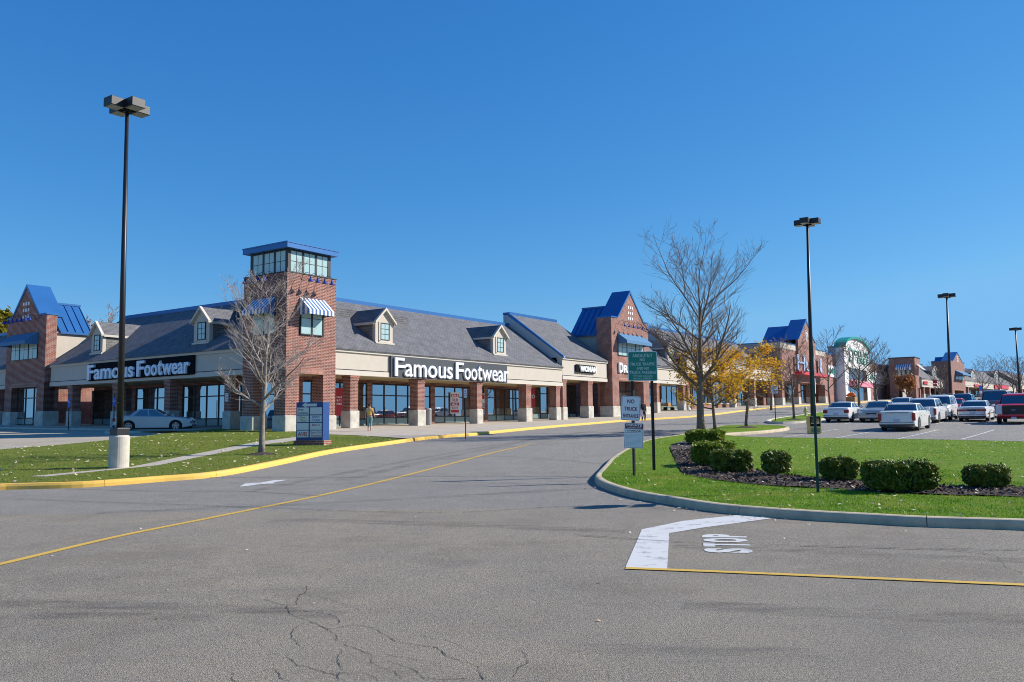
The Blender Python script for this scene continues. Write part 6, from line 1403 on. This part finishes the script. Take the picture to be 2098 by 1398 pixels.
# ---------------------------------------------------------------- people
def person(px, py, hpx, face, label, J, skin, mats, off=.15, hair=(.05, .02, .01), hairlen=.1, bag=None):
    """J: joints (x right, y forward, z) in fractions of height; body is one skinned surface, clothing and hair are children"""
    p = G(px, py, off); s = p.y/F; Ht = hpx*s; r = empty('person', p, face, label, 'person')
    def skinmesh(name, V, E, Rr, m, sub=2, root=0, parent=None):
        me = bpy.data.meshes.new(name); me.from_pydata([tuple(c*Ht for c in v) for v in V], E, []); me.materials.append(m)
        o = bpy.data.objects.new(name, me); COL.objects.link(o); o.parent = parent or r
        md = o.modifiers.new('skin', 'SKIN'); md.use_smooth_shade = True; sl = me.skin_vertices[0].data
        for i, q in enumerate(Rr): q = q if isinstance(q, tuple) else (q, q); sl[i].radius = (q[0]*Ht, q[1]*Ht); sl[i].use_root = (i == root)
        sb = o.modifiers.new('sub', 'SUBSURF'); sb.levels = sub; sb.render_levels = sub; return o
    V = []; E = []; Rr = []
    def add(v, rad, par=None): V.append(v); Rr.append(rad); i = len(V)-1; (E.append((par, i)) if par is not None else None); return i
    pel = add(J['pel'], (.085, .06)); wa = add(J['wa'], (.072, .052), pel); ch = add(J['ch'], (.09, .062), wa); nk0 = add(J['nk'], (.034, .034), ch); hd0 = add(J['hd0'], (.036, .040), nk0); hd1 = add(J['hd1'], (.046, .056), hd0); add(J['hd2'], (.034, .042), hd1)
    for sd_ in 'lr':
        sh = add(J['sh'+sd_], (.034, .034), ch); el = add(J['el'+sd_], (.022, .022), sh); wrr = add(J['wr'+sd_], (.014, .014), el); pm = add(J['pm'+sd_], (.018, .010), wrr)
        hv = Vector(J['pm'+sd_])-Vector(J['wr'+sd_]); hv.normalize()
        for k in range(4):
            o = Vector((0, (k-1.5)*.0085, 0)); b0 = Vector(J['pm'+sd_])+o+hv*.012; b1 = b0+hv*(.022-.004*abs(k-1.4)); b2 = b1+hv*.012+Vector((0, -.008 if False else .006, 0)); f0 = add(tuple(b0), .0052, pm); f1 = add(tuple(b1), .0048, f0); add(tuple(b2), .004, f1)
        t0 = add(tuple(Vector(J['wr'+sd_])+hv*.014+Vector((0, .016, 0))), .006, wrr); add(tuple(Vector(J['wr'+sd_])+hv*.034+Vector((0, .026, 0))), .005, t0)
        hp = add(J['hp'+sd_], (.052, .052), pel); kn = add(J['kn'+sd_], (.032, .032), hp); an = add(J['an'+sd_], (.019, .021), kn); hl = add(J['an'+sd_][:2]+(.015,), (.018, .016), an); add((J['an'+sd_][0], J['an'+sd_][1]+.075, .012), (.018, .011), hl)
    body = skinmesh('body', V, E, Rr, skin)
    # clothing: thicker shells over torso, arms and legs
    def cloth(name, chain, m, root=0): skinmesh(name, [c[0] for c in chain['v']], chain['e'], [c[1] for c in chain['v']], m, root=root)
    mats(r, skinmesh, J)
    hdv = Vector(J['hd1'])*Ht; hm = MB()
    U, W_ = 14, 9; vs = []
    for j in range(W_+1):
        th = math.pi*.5*j/W_*1.15; 
        for i in range(U): a = 2*math.pi*i/U; vs.append((hdv.x+.054*Ht*math.cos(a)*math.sin(th), hdv.y-.010*Ht+.064*Ht*math.sin(a)*math.sin(th), hdv.z+.012*Ht+.060*Ht*math.cos(th)-(hairlen*.25*Ht if j > 6 and math.sin(a) < .3 else 0)))
    hm.add(vs, [(j*U+i, j*U+(i+1) % U, (j+1)*U+(i+1) % U, (j+1)*U+i) for j in range(W_) for i in range(U)]); hm.f = [tuple(reversed(f)) for f in hm.f]; hm.build('hair', mat('hair', hair, .8), r, smooth=True, uv=False)
    # face: eyes, nose, mouth, ears
    fm = MB(); c = hdv
    for sx in (-1, 1): fm.lathe([(.004*Ht, -.003*Ht), (.006*Ht, 0), (.004*Ht, .003*Ht)], 6, (c.x+sx*.018*Ht, c.y+.052*Ht, c.z+.002*Ht))
    fm.build('eyes', DKT, r, uv=False)
    MB().tube([(c.x, c.y+.054*Ht, c.z), (c.x, c.y+.066*Ht, c.z-.018*Ht)], [.004*Ht, .008*Ht], 5).build('nose', skin, r, uv=False)
    MB().box(c.x-.014*Ht, c.x+.014*Ht, c.y+.048*Ht, c.y+.054*Ht, c.z-.036*Ht, c.z-.031*Ht).build('mouth', MAROON, r, uv=False)
    for sx in (-1, 1): MB().tube([(c.x+sx*.046*Ht, c.y, c.z-.012*Ht), (c.x+sx*.052*Ht, c.y, c.z+.008*Ht)], .007*Ht, 5).build('ear', skin, r, uv=False)
    if bag: bag(r, Ht, J)
    return r
SKIN = mat('skin', (.52, .30, .20), .6)
J1 = dict(pel=(0, 0, .53), wa=(0, .005, .62), ch=(0, 0, .74), nk=(0, .0, .84), hd0=(0, .01, .875), hd1=(0, .015, .925), hd2=(0, .01, .965),
          shl=(-.105, 0, .80), ell=(-.135, -.03, .64), wrl=(-.145, -.0, .50), pml=(-.147, .01, .465), shr=(.105, 0, .80), elr=(.145, .02, .65), wrr=(.18, .07, .53), pmr=(.19, .085, .50),
          hpl=(-.05, 0, .49), knl=(-.05, .03, .28), anl=(-.045, -.01, .055), hpr=(.05, 0, .49), knr=(.055, .0, .28), anr=(.05, -.11, .075))
def c_woman(r, sk, J):
    YT = mat('yellow top', (.66, .42, .10), .85); TL = mat('teal capri trousers', (.16, .30, .27), .85)
    V = [(0, -.002, .575), (0, .003, .64), (0, 0, .74), (0, 0, .815), J['shl'], tuple(Vector(J['shl']).lerp(Vector(J['ell']), .35)), J['shr'], tuple(Vector(J['shr']).lerp(Vector(J['elr']), .35))]
    sk('top', V, [(0, 1), (1, 2), (2, 3), (2, 4), (4, 5), (2, 6), (6, 7)], [(.104, .076), (.090, .068), (.104, .074), (.055, .046), (.044, .044), (.036, .036), (.044, .044), (.036, .036)], YT, root=1)
    V = [(0, 0, .56), J['hpl'], J['knl'], tuple(Vector(J['knl']).lerp(Vector(J['anl']), .55)), J['hpr'], J['knr'], tuple(Vector(J['knr']).lerp(Vector(J['anr']), .55))]
    sk('trousers', V, [(0, 1), (1, 2), (2, 3), (0, 4), (4, 5), (5, 6)], [(.098, .074), .064, .046, .040, .064, .046, .040], TL)
    BS_ = mat('dark shoe', (.03, .02, .02), .6)
    for s_ in 'lr': a = J['an'+s_]; sk('shoe', [(a[0], a[1]-.01, .022 if s_ == 'l' else .045), (a[0], a[1]+.07, .016 if s_ == 'l' else .02)], [(0, 1)], [(.024, .024), (.022, .016)], BS_)
person(757, 883.5, 56.5, R(8), 'person in a yellow top and teal cropped trousers walking away past the shoe shop windows', J1, SKIN, c_woman, hair=(.06, .025, .012))
J2 = dict(J1); J2.update(knl=(-.05, .06, .29), anl=(-.045, .03, .06), knr=(.055, .01, .28), anr=(.05, -.08, .06), elr=(.15, -.03, .66), wrr=(.15, .06, .56), pmr=(.15, .09, .54))
def c_man(r, sk, J):
    JK = mat('black jacket', (.02, .02, .025), .8); TR = mat('dark trousers', (.025, .025, .03), .85)
    V = [(0, -.002, .52), (0, .003, .62), (0, 0, .74), (0, 0, .815)]; E = [(0, 1), (1, 2), (2, 3)]; Rr = [(.104, .08), (.098, .076), (.112, .082), (.06, .05)]
    for s_ in 'lr':
        n = len(V); V += [J['sh'+s_], J['el'+s_], tuple(Vector(J['el'+s_]).lerp(Vector(J['wr'+s_]), .9))]; E += [(2, n), (n, n+1), (n+1, n+2)]; Rr += [(.048, .048), (.036, .036), (.028, .028)]
    sk('jacket', V, E, Rr, JK, root=1)
    V = [(0, 0, .53), J['hpl'], J['knl'], J['anl'], J['hpr'], J['knr'], J['anr']]; sk('trousers', V, [(0, 1), (1, 2), (2, 3), (0, 4), (4, 5), (5, 6)], [(.09, .07), .06, .044, .034, .06, .044, .034], TR)
    for s_ in 'lr': a = J['an'+s_]; sk('shoe', [(a[0], a[1]-.01, .025), (a[0], a[1]+.07, .018)], [(0, 1)], [(.026, .026), (.024, .018)], TR)
pm_ = person(1319, 863.5, 42, R(200), 'person in a black jacket by the brick gable, seen between the sign posts', J2, SKIN, c_man, hair=(.25, .12, .05))
bp = pm_.location+Vector((-.30, -.15, .35)); bgr = empty('shopping_bag', bp, .2, 'pale pink shopping bag carried by the person in black', 'bag'); MB().box(-.20, .20, -.07, .07, 0, .48).build('bag_body', mat('pale pink bag', (.75, .62, .62), .6), bgr, uv=False, bevel=.02)
MB().tube([(-.1, 0, .47), (-.08, 0, .62), (.08, 0, .62), (.1, 0, .47)], .01, 5).build('handle', SWHITE, bgr, uv=False)
# ---------------------------------------------------------------- unseen tree belt added behind the viewer for the shop glass to mirror
def reflection_trees():
    rn = random.Random(77); m = MB()
    for k in range(46):
        a = R(-172+k*4.4) if k < 46 else 0; d = rn.uniform(75, 120); cx, cy = d*math.cos(a)+10, d*math.sin(a)-8; hh = rn.uniform(2.5, 5)
        if cy > 25 and cx < 90: continue
        for _ in range(420):
            u, v, w_ = rn.gauss(0, 1), rn.gauss(0, 1), rn.gauss(0, 1); n_ = math.sqrt(u*u+v*v+w_*w_)+1e-6; q = rn.uniform(.6, 1)/n_
            leafquad(m, cx+u*q*hh*.7, cy+v*q*hh*.7, hh*.55+w_*q*hh*.5, rn.uniform(.3, .6), rn, 1.2)
    o = m.build('reflection_belt', leafmat('reflection belt leaf', [(.05, .08, .02), (.22, .15, .03), (.12, .10, .05)]), uv=False); tag(o, 'unseen belt of autumn trees added behind the viewer for the shop glass to mirror', 'trees', kind='stuff')
reflection_trees()
